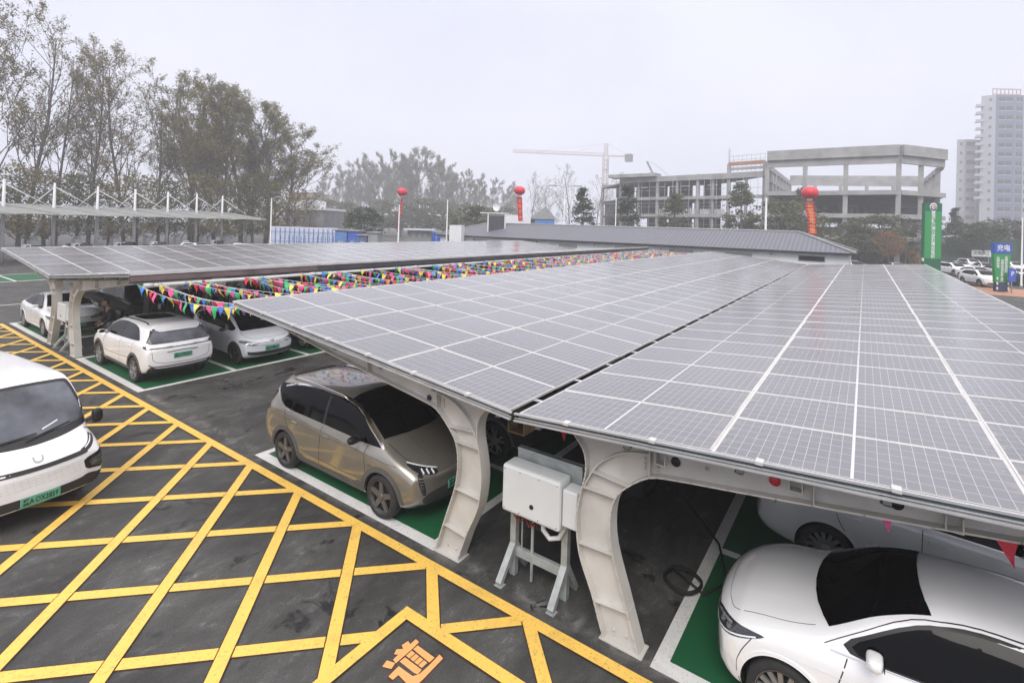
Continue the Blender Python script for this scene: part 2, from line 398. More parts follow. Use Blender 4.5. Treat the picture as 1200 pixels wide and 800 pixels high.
# parking bays on both sides of each row of columns
bays_g, bays_w = [], []
for (ya, yb) in ((5.1, 10.05), (-3.15, 1.85), (16.0, 21.2), (24.6, 29.85)):
    U1 = 46.2
    bays_g.append((5.6, ya+.1, U1, yb-.1))
    bays_w += [(5.54, ya, 5.74, yb), (5.74, ya, U1, ya+.16), (5.74, yb-.16, U1, yb)]
    k = 1
    while 5.54+2.56*k < U1:
        x = 5.54+2.56*k; bays_w.append((x, ya+.16, x+.14, yb-.16)); k += 1
sheet('green_parking_bays', bays_g, M['green'], .004); sheet('white_bay_lines', bays_w, M['white_line'], .008)
# far service road and the green bays beyond it
sheet('lane_line', [(-30,35.6,60,35.75),(-30,47.2,50,47.4),(-30,52.6,50,52.75)]+[(-30+2.6*k,47.4,-29.87+2.6*k,52.6) for k in range(30)], M['white_line'], .008)
sheet('green_parking_strip', [(-30,47.4,50,52.6)], M['green'], .004)
# street and forecourt to the right, with a kerb
sheet('forecourt_paving', [(60,-14.5,69,-9)], M['ped'], .006)
mb = MB(); mb.box((58,-60,0),(58.2,-16,.12)); mb.box((72,-8.8,0),(130,-8.6,.12)); o = mb.build('kerb', M['kerb'], bevel=.02); o['kind'] = 'structure'

# ================================================================ solar canopies
PAN = MB()
w2, h2, t = 1.134/2, 2.278/2, .032; fr = .016
for (x, y, s) in ((0,0,0),): pass
g = [(-w2+fr,-h2+fr,-.003),(w2-fr,-h2+fr,-.003),(w2-fr,h2-fr,-.003),(-w2+fr,h2-fr,-.003)]
o_ = [(-w2,-h2,0),(w2,-h2,0),(w2,h2,0),(-w2,h2,0)]; b_ = [(p[0],p[1],-t) for p in o_]
PAN.quad(*g, m=0, uv=[(0,0),(0,1),(1,1),(1,0)])
for i in range(4):
    j = (i+1) % 4
    PAN.quad(o_[i], o_[j], g[j], g[i], m=1); PAN.quad(b_[i], b_[j], o_[j], o_[i], m=1)
PAN.quad(b_[3], b_[2], b_[1], b_[0], m=2)
pan_me = PAN.mesh('solar_panel', [M['panel'], M['alu_white'], M['panel_back']])
# uv: X across the row, Y along it
ul = pan_me.uv_layers['UVMap']
for li, q in zip(pan_me.polygons[0].loop_indices, [(0,0),(0,1),(1,1),(1,0)]): ul.data[li].uv = q

M['fascia_grey'] = simple('grey_fascia', (.07,.07,.075), .6, var=.3, scale=1.5)
M['rail_dark'] = simple('blue_grey_rail', (.10, .125, .14), .45, metal=.4, var=.1)
X0, X1, NR, PX, PY = 5.27, 5.27+34*1.154, 34, 1.154, 2.296
def resample(pts, n=3):
    """Catmull-Rom through 2d points"""
    out = []
    for i in range(len(pts)-1):
        p0, p1, p2, p3 = pts[max(i-1,0)], pts[i], pts[i+1], pts[min(i+2,len(pts)-1)]
        for k in range(n):
            t = k/n
            out.append(tuple(.5*((2*p1[a])+(-p0[a]+p2[a])*t+(2*p0[a]-5*p1[a]+4*p2[a]-p3[a])*t*t+(-p0[a]+3*p1[a]-3*p2[a]+p3[a])*t**3) for a in range(2)))
    out.append(pts[-1]); return out
LEG_C = [(1.125,.012),(1.04,.25),(.96,.47),(.79,.85),(.74,1.2),(.75,1.4),(.79,1.62),(.835,1.8),(.84,1.98),(.79,2.13),(.68,2.255)]
LEG_B = [(1.55,.012),(1.36,.57),(1.2,1.05),(1.17,1.39),(1.22,1.65),(1.36,1.83),(1.62,2.02),(1.93,2.085),(2.45,2.15),(3.19,2.245),(4.6,2.43),(6.5,2.72)]
RIB = [(.79,1.62),(.90,1.84),(1.04,2.03),(1.30,2.20),(1.62,2.27)]
def column_mesh(sgn, tilt, seam):
    def zr(d): return seam+tilt*d-.21
    ds = seam-2.47
    k = tilt-.07
    inn = resample([(d, z+(ds if z > .5 else 0)+k*d*.6*(z > 2)) for d, z in LEG_B]); out = resample([(d, z+(ds if z > .5 else 0)) for d, z in LEG_C])
    mb = MB(); P3 = lambda x, d, z: (x, sgn*d, z)
    # web, in quads from the inner curve to the outer curve / roof line
    poly = out + [(d, zr(d)) for d in (.68, 1.2, 2, 3, 4, 5, 6, 6.5)][1:] + inn[::-1]
    mb.prism([P3(.095, d, z) for d, z in poly], (.014, 0, 0))
    def flange(pts, w=.2, x=0.0, th=.016, nsign=1):
        for a, b in zip(pts, pts[1:]):
            a2, b2 = Vector((0, sgn*a[0], a[1])), Vector((0, sgn*b[0], b[1])); d = (b2-a2).normalized(); n = Vector((0, -d.z, d.y))*(th/2)
            e = d*.004
            mb.hexa([a2-n-e+Vector((x,0,0)), a2+n-e+Vector((x,0,0)), a2+n-e+Vector((x+w,0,0)), a2-n-e+Vector((x+w,0,0)), b2-n+e+Vector((x,0,0)), b2+n+e+Vector((x,0,0)), b2+n+e+Vector((x+w,0,0)), b2-n+e+Vector((x+w,0,0))])
    flange(out); flange(inn); flange([(d, zr(d)) for d in (.68, 6.5)])
    flange(resample([(d, z+ds) for d, z in RIB]), .07, .022)
    def stiff(a, b):
        flange([a, b], .088, .006, .010); flange([a, b], .088, .110, .010)
    for a, b in (((1.0,.38),(1.42,.42)),((.77,.98),(1.215,1.0)),((.80,1.66+ds),(1.23,1.66+ds)),((.93,1.88+ds),(1.36,1.84+ds)),((1.62,2.03+ds),(1.62,zr(1.62))),((3.2,2.25+ds),(3.2,zr(3.2))),((5,2.49+ds),(5,zr(5)))):
        stiff(a, b)
    # bolt heads at the splice and the foot
    for (d, z) in [(1.54,2.08+ds+.05*q) for q in range(4)]+[(1.70,2.08+ds+.05*q) for q in range(4)]+[(1.22,.10),(1.38,.10)]:
        mb.lathe([(0,.072),(.013,.072),(.015,.080),(.015,.095)], 8, axis='x', c=(0,sgn*d,z))
    mb.box((-.02, min(sgn*1.08, sgn*1.60), 0), (.22, max(sgn*1.08, sgn*1.60), .012))
    me = mb.mesh('column', M['steel_paint']); mb.fixn(me); return me

def canopy(yc, seam, tl, tr, label, ncol, near_out):
    root = empty('solar_canopy', (X0, yc, 0), 0, label, 'solar canopy', 'solar panel canopies over the parking bays')
    # columns
    for sgn, tilt in ((1, tl), (-1, tr)):
        me = column_mesh(sgn, tilt, seam)
        for k in range(ncol): link('column', me, root, (.31+5.12*k, 0, 0))
    LEN = NR*PX
    for sgn, tilt in ((1, tl), (-1, tr)):
        ct, st = cos(atan2(tilt, 1)), sin(atan2(tilt, 1))
        pos = lambda d, h=0.0: (sgn*(d*ct-h*st), seam+d*st+h*ct)
        for d in (.30, 1.45, 2.6, 3.75, 4.9, 6.05, 6.7):
            y, z = pos(d, -.060)
            mb = MB(); mb.box((.06, y-.03, z-.135), (LEN-.05, y+.03, z-.003)); mb.box((.06, y-.03, z-.135), (LEN-.05, y+.05, z-.125)); mb.build('purlin', M['steel_grey'], root)
        # pale joint channels between the panels
        mb = MB()
        for j in (1, 2):
            y, z = pos(.07+PY*j-.009, -.011); mb.bar((.0, y, z), (LEN, y, z), .07, .012)
        for j in range(3):
            a = pos(.07+PY*j, -.012); b = pos(.07+PY*(j+1)-.02, -.012)
            for i in range(1, NR): mb.bar((i*PX-.01, a[0], a[1]), (i*PX-.01, b[0], b[1]), .034, .008)
        mb.build('joint_channel', M['alu_white'], root, fix=False)
        # end rails: two parallel rails, clamps
        for xe, dirn in ((-.035, 1), (LEN+.02, -1)):
            a = pos(.02, -.012); b = pos(6.98, -.012); mb = MB()
            mb.bar((xe, a[0], a[1]), (xe, b[0], b[1]), .026, .022)
            a = pos(.02, -.052); b = pos(6.98, -.052)
            m2 = MB(); m2.bar((xe+.025*dirn, a[0], a[1]), (xe+.025*dirn, b[0], b[1]), .012, .05); m2.build('end_rail_web', M['rail_dark'], root)
            a = pos(.02, -.090); b = pos(6.98, -.090); mb.bar((xe-.01*dirn, a[0], a[1]), (xe-.01*dirn, b[0], b[1]), .045, .016)
            a = pos(.02, -.064); b = pos(6.98, -.064); mb.bar((xe+.01*dirn, a[0], a[1]), (xe+.01*dirn, b[0], b[1]), .02, .010)
            mb.build('end_rail', M['alu'], root)
            if dirn == 1:
                for q in range(7):
                    c = pos(.75+q*1.02, .006); mb = MB(); mb.box((xe-.03, c[0]-.035, c[1]-.03), (xe+.06, c[0]+.035, c[1]+.006)); mb.build('panel_clamp', M['alu_white'], root, bevel=.004)
        # outer long edge rail
        y, z = pos(.07+PY*3+.004, -.03); mb = MB(); mb.bar((-.02, y, z), (LEN, y, z), .03, .075); mb.build('edge_rail', M['alu_white'], root)
    # ridge gap gutter with little clamps
    mb = MB(); mb.box((-.02,-.065,seam-.07),(LEN,.065,seam-.06)); mb.box((-.03,-.07,seam-.16),(-.01,.07,seam-.02)); mb.build('valley_gutter', M['dark'], root)
    mb = MB()
    for k in range(34): mb.box((.55+k*PX,-.07,seam-.03),(.61+k*PX,.07,seam-.015))
    mb.build('valley_clamp', M['alu'], root, kind='stuff')
    rj = random.Random(3); cnt = 0; rest = MB(); rest_uv = []
    for i in range(NR):
        for sgn, tilt in ((1, tl), (-1, tr)):
            for j in range(3):
                jx, jy = rj.uniform(-.004,.004), rj.uniform(-.003,.003); th = atan2(tilt, 1)*sgn; d = .07+PY*(j+.5)-.009
                x = PX*(i+.5)-.01; y = sgn*d*cos(abs(th)); z = seam+d*sin(abs(th)); rot = (th+jx, jy, 0)
                if cnt < 96: link('solar_panel', pan_me, root, (x, y, z), rot); cnt += 1
                else:
                    mt = Matrix.Translation((x, y, z)) @ Matrix.Rotation(jy, 4, 'Y') @ Matrix.Rotation(th+jx, 4, 'X'); n = len(rest.v)
                    rest.v += [tuple(mt @ v.co) for v in pan_me.vertices]
                    for p in pan_me.polygons:
                        rest.f.append(tuple(n+q for q in p.vertices)); rest.mi.append(p.material_index); rest.sm.append(False)
                        if p.index == 0: rest.uv[len(rest.f)-1] = [(0,0),(0,1),(1,1),(1,0)]
    rest.build('solar_panel', [M['panel'], M['alu_white'], M['panel_back']], root, kind='stuff', fix=False)
    if near_out:   # timber-like fascia and the round downpipe hung under the near long edge
        d = .07+PY*3; y = -d; z = seam+d*tr
        mb = MB(); mb.box((.0, y-.01, z-.24), (LEN, y+.05, z-.09)); mb.build('fascia_beam', M['fascia_grey'], root)
        mb = MB(); mb.box((-.004, y-.016, z-.236), (5.6, y-.0105, z-.094)); mb.build('primer_patch', M['pink_beam'], root)
        mb = MB(); mb.box((.0, y-.03, z-.275), (LEN, y+.06, z-.243)); mb.box((0, y-.02, z-.088), (LEN, y+.05, z-.07)); mb.build('fascia_flashing', M['trim'], root)
        mb = MB(); mb.tube([(.35, y-.02, z-.36), (LEN, y-.02, z-.36)], .052, 14); 
        for k in range(9): mb.tube([(.3+k*5.0, y-.02, z-.36), (.52+k*5.0, y-.02, z-.36)], .068, 14)
        mb.build('drain_pipe', M['pipe'], root)
    return root
can1 = canopy(3.55, 2.475, .090, .070, 'nearest solar canopy sloping to a central valley, bronze and white cars beneath', 8, False)
can2 = canopy(22.95, 2.62, .088, .088, 'solar canopy with a round white drainpipe and reddish fascia, in the second row', 8, True)

# small round holes and slots seen on the front arm
def on_plane_x(px, py, X):
    r = ray(px, py); t = X/r.x; return Vector((X, r.y*t, CAMZ+r.z*t))
for (px, py, m, r_) in ((792,541,'dark',.052),(908,563,'red',.052),(1051,590,'dark',.052),(503,466,'dark',.045),(829,549,'galv',.02)):
    p = on_plane_x(px, py, 5.665); mb = MB(); mb.lathe([(0,-.002),(r_,-.002),(r_,.006),(r_*.8,.006)], 20, axis='x')
    o = mb.build('arm_hole', M[m], can1, p-can1.location+Vector((-.004,0,0)))
for (px, py) in ((775,536),(933,566),(1118,611)):
    p = on_plane_x(px, py, 5.62); mb = MB(); a, b = p+Vector((-.02,.05,.05)), p+Vector((-.02,.0,-.075))
    mb.box((-.05,-.06,-.07),(.05,-.05,.06)); mb.box((-.05,.05,-.07),(.05,.06,.06)); mb.box((-.05,-.05,-.07),(.05,.05,-.06))
    mb.build('purlin_bracket', M['steel_paint'], can1, p-can1.location)

# ================================================================ inverter cabinets on stands
def inverter(loc, label):
    r = empty('inverter_cabinet', loc, 0, label, 'inverter cabinet', 'grey inverter cabinets between the columns')
    mb = MB(); mb.box((-.16,-.445,.98),(.14,.445,1.60)); mb.build('cabinet', M['white_box'], r, bevel=.035)
    mb = MB(); mb.box((-.12,-.66,1.06),(.12,-.455,1.52)); mb.build('side_box', M['white_box'], r, bevel=.018)
    mb = MB(); mb.box((.17,-.58,1.02),(.21,.42,1.72)); mb.box((.16,-.58,1.68),(.25,.42,1.72)); mb.build('back_plate', M['galv'], r, bevel=.006)
    mb = MB(); mb.lathe([(0,-.008),(.026,-.008),(.03,-.004),(.03,.004)], 20, axis='x'); mb.build('rotary_knob', M['dark'], r, (-.165,-.03,1.17))
    mb = MB()
    for y in (-.40, .40):
        mb.box((.07,y-.045,.0),(.16,y+.045,1.5)); mb.bar((.10,y,.42),(-.20,y+.02,.02),.09,.07); mb.bar((.13,y,.42),(.36,y-.02,.02),.09,.07); mb.box((-.25,y-.05,0),(-.14,y+.07,.012))
    mb.bar((.115,-.355,.33),(.115,.355,.33),.06,.12); mb.tube([(.1,.1,.02),(.1,.1,1.0)], .022, 8); mb.tube([(.12,.28,.3),(.12,.28,1.0)], .012, 8)
    mb.build('stand', M['galv'], r, bevel=.004)
    for k, (y, c) in enumerate(((.34,'cable_red'),(.28,'cable_red'),(.14,'cable_red'),(.08,'cable_red'),(.0,'black'),(.2,'black'))):
        mb = MB(); mb.tube([(0,y,.98),(-.02,y,.90),(-.02,y-.05,.85-.02*k%.05),(.03,y-.12,.86),(.06,y-.14,.97)], .012, 6); mb.build('cable', M[c], r)
    mb = MB(); mb.tube([(0,-.12,.97),(-.03,-.14,.86),(-.03,-.24,.78),(0,-.36,.82),(.03,-.42,.95),(.04,-.44,1.06)], .032, 10); mb.build('conduit', M['pipe'], r)
    mb = MB()
    for y in (-.40,-.13,.16,.40):
        for z in (1.03,1.55): mb.lathe([(0,-.004),(.006,-.004),(.006,.002)], 8, axis='x', c=(-.162,y,z))
    mb.build('screw', M['dark'], r)
    return r
inv = inverter((5.76, 3.50, 0), 'grey inverter cabinet on a stand between the two nearest curved legs')
i2 = copy_tree(inv); i2.location = (5.76, 23.1, 0); i2['label'] = 'grey inverter cabinet beside the white sedan, under the second canopy'

# dark charging cabinets between the columns
def charger(loc, label, h=1.85, group='charging cabinets under the canopies'):
    r = empty('charging_cabinet', loc, 0, label, 'charging cabinet', group)
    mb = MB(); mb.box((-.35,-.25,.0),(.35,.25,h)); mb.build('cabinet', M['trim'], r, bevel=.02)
    mb = MB(); mb.box((-.24,-.262,h-.75),(.24,-.25,h-.25)); mb.build('screen_panel', M['lamp_dark'], r, bevel=.005)
    mb = MB(); mb.box((-.05,-.272,h-.62),(.05,-.262,h-.42)); mb.build('notice', M['white'], r)
    mb = MB(); mb.tube([(.38,0,h-.6),(.47,-.1,h-1.0),(.45,-.2,.35),(.40,-.15,.12),(.44,0,.5),(.40,.05,h-.9)], .018, 6); mb.build('charging_cable', M['black'], r)
    return r
ch0 = charger((9.3, 22.2, 0), 'dark charging cabinet nearest the driver\'s side of the white hatchback')
pos = [((10.9,22.2),'dark charging cabinet behind the pale blue hatchback'),((8.3,22.2),'dark charging cabinet with a lit white notice, behind the white car roof')]
ch0['label'] = 'dark charging cabinet right of the one with the white notice, behind the white car'
c = copy_tree(ch0); c.location = (10.9,22.2,0); c['label'] = 'dark charging cabinet behind the silver-white electric hatchback'
c = copy_tree(ch0); c.location = (8.2,22.2,0); c['label'] = 'dark charging cabinet just left of its twin, behind the white car roof'
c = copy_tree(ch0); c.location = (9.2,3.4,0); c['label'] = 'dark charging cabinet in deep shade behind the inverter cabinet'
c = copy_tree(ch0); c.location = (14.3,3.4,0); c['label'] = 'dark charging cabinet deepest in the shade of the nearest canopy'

# coil of charging cable on the ground by the right-hand bay
mb = MB()
p0 = gnd(800, 684)
pts = [p0+Vector((.24*cos(a)+.02*sin(3*a), .24*sin(a), .03+.012*a/3)) for a in [i*.3 for i in range(46)]]
mb.tube(pts+[p0+Vector((-.1,-.3,.05)), p0+Vector((.35,-.5,.03)), p0+Vector((1.2,-.2,.02)), p0+Vector((2.6,1.2,.3))], .017, 6)
tag(mb.build('charging_cable', M['black']), 'coiled black charging cable on the white line beside the sedan', 'cable')
mb = MB(); mb.box((-.2,-.16,0),(.2,.16,.02)); mb.box((-.2,-.16,.02),(.2,-.14,.42)); mb.box((-.2,.14,.02),(.2,.16,.42)); mb.box((-.2,-.14,.40),(.2,.14,.42))
o = mb.build('plywood_crate', M['wood'], None, (7.0, 4.55, 1.45)); tag(o, 'small plywood box tucked under the canopy valley by the left curved leg', 'box')

# ================================================================ bunting
def pennant_mesh(col, seed):
    rnd = random.Random(seed); w, h = .19, .26; tw = rnd.uniform(-.9, .9); mb = MB(); rows = 5
    for i in range(rows):
        def pt(s, k):
            f = k/rows; ww = w/2*(1-f*.97); an = tw*f; x = s*ww*cos(an); y = s*ww*sin(an)+.05*sin(f*3+seed)*f*1.5
            return (x, y, -h*f)
        mb.quad(pt(-1,i), pt(1,i), pt(1,i+1), pt(-1,i+1), sm=True)
    me = mb.mesh('pennant', PEN[col]); return me
PM = [[pennant_mesh(c, s) for s in range(4)] for c in range(5)]
def bunting(a, b, sag, label, group, seed, step=.36, ph=0):
    rnd = random.Random(seed); a, b = Vector(a), Vector(b); r = empty('bunting_string', a, 0, label, 'bunting', group)
    n = 16; pts = [(b-a)*(i/n)+Vector((0,0,-4*sag*(i/n)*(1-i/n))) for i in range(n+1)]
    mb = MB(); mb.tube(pts, .007, 4); mb.build('cord', M['white'], r)
    Lh = (b-a).length; k = 0; s = .2; an = atan2((b-a).y, (b-a).x)
    while s < Lh-.1:
        f = s/Lh; p = (b-a)*f+Vector((0,0,-4*sag*f*(1-f)))
        link('pennant', PM[(k+ph) % 5][rnd.randrange(4)], r, p, (rnd.uniform(-.35,.35), rnd.uniform(-.3,.3), an+rnd.uniform(-.5,.5))); k += 1; s += step*rnd.uniform(.85,1.2)
    return r
rb = random.Random(5)
for i in range(86):
    x = 5.3+i*.46
    lab = 'string of coloured pennants hanging between the two solar canopies, one of many alike' if i else 'nearest string of coloured pennants, sagging low over the silver-white hatchback'
    bunting((x+rb.uniform(-.25,.25), 10.5, 2.95), (x+rb.uniform(-.9,.5), 16.05, 2.93), rb.uniform(.04,.20), lab, 'pennant strings between the canopies', i, .27, i*2)
bunting((6.25, 3.6, 2.12), (6.45, -3.3, 2.26), .10, 'low string of pennants along the near arm over the white sedan', 'pennant strings under the near canopy', 77, .95, 0)
# ================================================================ cars
def interp(tab, x):
    """monotone cubic through [(x, v)...]"""
    if x <= tab[0][0]: return tab[0][1]
    if x >= tab[-1][0]: return tab[-1][1]
    n = len(tab)
    dl = [(tab[i+1][1]-tab[i][1])/(tab[i+1][0]-tab[i][0]) for i in range(n-1)]
    ms = [dl[0]]+[0 if dl[i-1]*dl[i] <= 0 else 2*dl[i-1]*dl[i]/(dl[i-1]+dl[i]) for i in range(1, n-1)]+[dl[-1]]
    for i in range(n-1):
        if x <= tab[i+1][0]:
            h = tab[i+1][0]-tab[i][0]; t = (x-tab[i][0])/h
            return (2*t**3-3*t*t+1)*tab[i][1]+(t**3-2*t*t+t)*h*ms[i]+(-2*t**3+3*t*t)*tab[i+1][1]+(t**3-t*t)*h*ms[i+1]
def sstep(a, b, x):
    t = max(0, min(1, (x-a)/(b-a))); return t*t*(3-2*t)
def chaikin(p, n=2, closed=True):
    for _ in range(n):
        q = []
        m = len(p)
        for i in range(m if closed else m-1):
            a, b = p[i], p[(i+1) % m]
            q += [(a[0]*.8+b[0]*.2, a[1]*.8+b[1]*.2), (a[0]*.2+b[0]*.8, a[1]*.2+b[1]*.8)]
        if not closed: q = [p[0]]+q+[p[-1]]
        p = q
    return p

class Car:
    """x forward, y left, z up, wheels on z=0"""
    def __init__(s, sp):
        s.sp = sp; Lh = sp['L']/2; s.Lh = Lh
        st = [-Lh, -Lh+.02, -Lh+.08, -Lh+.2, -Lh+.38]
        n = 26
        for i in range(1, n): st.append(-Lh+.38+(2*Lh-.76)*i/n)
        st += [Lh-.38, Lh-.2, Lh-.08, Lh-.02, Lh]
        rings = []
        for x in st:
            top, belt, bot, hw = interp(sp['top'], x), interp(sp['belt'], x), interp(sp['bot'], x), interp(sp['hw'], x)
            belt = min(belt, top-.02)
            g = top-belt; k = sstep(.10, .42, g); tum = sp.get('tum', .42); mid = bot+(belt-bot)*.52; rh = sp.get('rocker', .97)
            e = min(1, (Lh-abs(x))/.25); sh = sp.get('shoulder', .955)
            r = [(0, bot), (hw*.55, bot), (hw*.86, bot+.01), (hw*.955*rh/.97, bot+.07), (hw*.99, bot+.22), (hw, mid), (hw*.995, belt-.16*(belt-bot)), (hw*(sh+.015), belt-.045), (hw*sh-.012, belt)]
            ga = [(hw*sh-tum*g*.42, belt+g*.42), (hw*sh-tum*g*.80, belt+g*.80), ((hw*sh-tum*g)*.86, belt+g*.955), ((hw*sh-tum*g)*.5, belt+g*.992), (0, top)]
            if sp.get('boxy'): ga = [(hw*sh-tum*g*.42, belt+g*.42), (hw*sh-tum*g*.9, belt+g*.93), ((hw*sh-tum*g)*.955, belt+g*.985), ((hw*sh-tum*g)*.5, belt+g*.998), (0, top)]
            hd = [(hw*.86, belt+g*.42), (hw*.74, belt+g*.68), (hw*.55, belt+g*.86), (hw*.3, belt+g*.97), (0, top)]
            r += [(a[0]*k+b[0]*(1-k), a[1]*k+b[1]*(1-k)) for a, b in zip(ga, hd)]
            rings.append(r)
        nr = len(rings[0]); bm = bmesh.new(); V = []
        def warp(x, y, z):
            for sgn, key in ((1, 'nose'), (-1, 'tail')):
                pl, pr = sp[key]; f = (sgn*x-(Lh-.9))/.9
                if f > 0:
                    f = min(1, f); hw = sp['W']/2
                    x -= sgn*(pl*(abs(y)/hw)**2.6*f**1.3 + interp(pr, z)*f**1.5)
            return (x, y, z)
        full = []
        for x, r in zip(st, rings):
            full.append([(x, y, z) for (y, z) in r]+[(x, -y, z) for (y, z) in reversed(r[1:-1])])
        def cap(ring, x):
            cy_, cz = 0, sum(p[2] for p in ring)/len(ring)
            return [[(x, p[1]*q, cz+(p[2]-cz)*q) for p in ring] for q in (.93, .72, .4)]
        allr = cap(full[0], st[0])[::-1]+full+cap(full[-1], st[-1])
        for r in allr: V.append([bm.verts.new(warp(*p)) for p in r])
        m = len(allr[0])
        for a, b in zip(V, V[1:]):
            for i in range(m): bm.faces.new((a[i], a[(i+1) % m], b[(i+1) % m], b[i]))
        bm.faces.new(V[0][::-1]); bm.faces.new(V[-1])
        bmesh.ops.recalc_face_normals(bm, faces=bm.faces)
        me = bpy.data.meshes.new('body'); bm.to_mesh(me); bm.free()
        me.polygons.foreach_set('use_smooth', [True]*len(me.polygons))
        o = link('body', me); su = o.modifiers.new('s', 'SUBSURF'); su.levels = 2; su.render_levels = 2
        dg = bpy.context.evaluated_depsgraph_get(); sm = bpy.data.meshes.new_from_object(o.evaluated_get(dg))
        for v in sm.vertices: v.co.x = s.fx(v.co.x)
        s.bvh = BVHTree.FromPolygons([v.co.copy() for v in sm.vertices], [tuple(p.vertices) for p in sm.polygons])
        o.modifiers.clear(); o.data = sm; s.body = o
        sm.materials.append(sp['paint']); sm.materials.append(M['well'])
        # wheel arches
        mb = MB()
        for wx in (sp['wf'], sp['wr']):
            for sg in (1, -1):
                R = sp['R']+.055; n = 28; y0, y1 = sg*(sp['W']/2-.30), sg*(sp['W']/2+.2)
                A = [(wx+R*cos(2*pi*k/n), y0, sp['R']+R*sin(2*pi*k/n)) for k in range(n)]
                mb.prism(A, (0, y1-y0, 0), 0)
        cut = mb.build('cutter', M['well']); bo = o.modifiers.new('b', 'BOOLEAN'); bo.object = cut; bo.solver = 'EXACT'; bo.operation = 'DIFFERENCE'
        try: bo.material_mode = 'TRANSFER'
        except Exception: pass
        dg = bpy.context.evaluated_depsgraph_get(); me2 = bpy.data.meshes.new_from_object(o.evaluated_get(dg))
        o.modifiers.clear(); o.data = me2; me2.name = 'body'; bpy.data.objects.remove(cut)
        me2.polygons.foreach_set('use_smooth', [True]*len(me2.polygons)); me2.set_sharp_from_angle(angle=radians(38))
        o.name = 'body'
        s.root = empty(sp['name']); o.parent = s.root
    def fx(s, x):
        k = s.sp.get('front_k'); return x if not k or x < 1.84 else 1.84+(x-1.84)*k
    def cast(s, p, mode):
        if mode in 'LRT': p = (s.fx(p[0]), p[1])
        if mode == 'L': o, d = Vector((p[0], 3, p[1])), Vector((0, -1, 0))
        elif mode == 'R': o, d = Vector((p[0], -3, p[1])), Vector((0, 1, 0))
        elif mode in 'Dd':   # seen from the front corner; p[0] runs round the corner
            sg = 1 if mode == 'D' else -1; q = sqrt(.5); o, d = Vector((-p[0]*q+4*q, sg*(p[0]*q+4*q), p[1])), Vector((-q, -sg*q, 0))
        elif mode == 'F': o, d = Vector((5, p[0], p[1])), Vector((-1, 0, 0))
        elif mode == 'B': o, d = Vector((-5, p[0], p[1])), Vector((1, 0, 0))
        else: o, d = Vector((p[0], p[1], 4)), Vector((0, 0, -1))
        h = s.bvh.ray_cast(o, d)
        return h if h[0] is not None else None
    def patch(s, name, poly, mode, mat, off=.006, rnd=2, step=.045, parent=None, both=False, depth=.012, label=None):
        """a panel of that outline lying on the body"""
        objs = []
        for md, sg in (((mode, 1),) if not both else ((mode, 1), ({'L': 'R', 'D': 'd'}.get(mode, mode), -1))):
            pts = chaikin(poly, 2) if rnd else poly
            if sg == -1 and mode not in 'LD': pts = [((p[0], -p[1]) if mode == 'T' else (-p[0], p[1])) for p in pts]
            bm = bmesh.new(); vs = [bm.verts.new((p[0], p[1], 0)) for p in pts]
            try: f = bm.faces.new(vs)
            except Exception: bm.free(); continue
            bmesh.ops.triangulate(bm, faces=[f]) if len(pts) > 4 else None
            xs = [p[0] for p in pts]; ys = [p[1] for p in pts]
            for ax, lo, hi in ((0, min(xs), max(xs)), (1, min(ys), max(ys))):
                k = int((hi-lo)/step)
                for i in range(1, k+1):
                    c = lo+(hi-lo)*i/(k+1); co = [0,0,0]; co[ax] = c; no = [0,0,0]; no[ax] = 1
                    bmesh.ops.bisect_plane(bm, geom=bm.verts[:]+bm.edges[:]+bm.faces[:], plane_co=co, plane_no=no, dist=1e-5)
            bad = []; base = []
            for v in bm.verts:
                h = s.cast((v.co.x, v.co.y), md)
                if h is None: bad.append(v); continue
                v.co = h[0]+h[1]*off
            if bad: bmesh.ops.delete(bm, geom=bad, context='VERTS')
            if not bm.faces: bm.free(); continue
            # rim
            be = [e for e in bm.edges if e.is_boundary]
            r = bmesh.ops.extrude_edge_only(bm, edges=be)
            for v in [g for g in r['geom'] if isinstance(g, bmesh.types.BMVert)]:
                h = s.bvh.find_nearest(v.co)
                v.co = h[0]-h[1]*depth
            bmesh.ops.recalc_face_normals(bm, faces=bm.faces)
            me = bpy.data.meshes.new(name); bm.to_mesh(me); bm.free(); me.materials.append(mat)
            me.polygons.foreach_set('use_smooth', [True]*len(me.polygons)); me.set_sharp_from_angle(angle=radians(35))
            o = link(name, me, parent or s.root); objs.append(o)
            if label: o['label'] = label
        return objs
    def line(s, name, pts, mode, w=.010, mat=None, off=.0015, both=False, parent=None, sub=.05):
        out = []
        if len(pts) > 2 and name != 'window_surround': pts = chaikin(pts, 2, False)
        for md, sg in (((mode, 1),) if not both else ((mode, 1), ({'L': 'R', 'D': 'd'}.get(mode, mode), -1))):
            q = pts if (sg == 1 or mode in 'LD') else [((p[0], -p[1]) if mode == 'T' else (-p[0], p[1])) for p in pts]
            dense = []
            for a, b in zip(q, q[1:]):
                n = max(1, int(math.dist(a, b)/sub)); dense += [(a[0]+(b[0]-a[0])*i/n, a[1]+(b[1]-a[1])*i/n) for i in range(n)]
            dense.append(q[-1]); mb = MB(); prev = None
            for i, p in enumerate(dense):
                a, b = dense[max(i-1, 0)], dense[min(i+1, len(dense)-1)]; dx, dy = b[0]-a[0], b[1]-a[1]; l = math.hypot(dx, dy) or 1; nx, ny = -dy/l*w/2, dx/l*w/2
                h1, h2 = s.cast((p[0]+nx, p[1]+ny), md), s.cast((p[0]-nx, p[1]-ny), md)
                if h1 is None or h2 is None: prev = None; continue
                cur = (h1[0]+h1[1]*off, h2[0]+h2[1]*off)
                if prev and (cur[0]-prev[0]).length < .4: mb.quad(prev[0], prev[1], cur[1], cur[0], sm=True)
                prev = cur
            if mb.f: out.append(mb.build(name, mat or M['seam'], parent or s.root, fix=False))
        return out
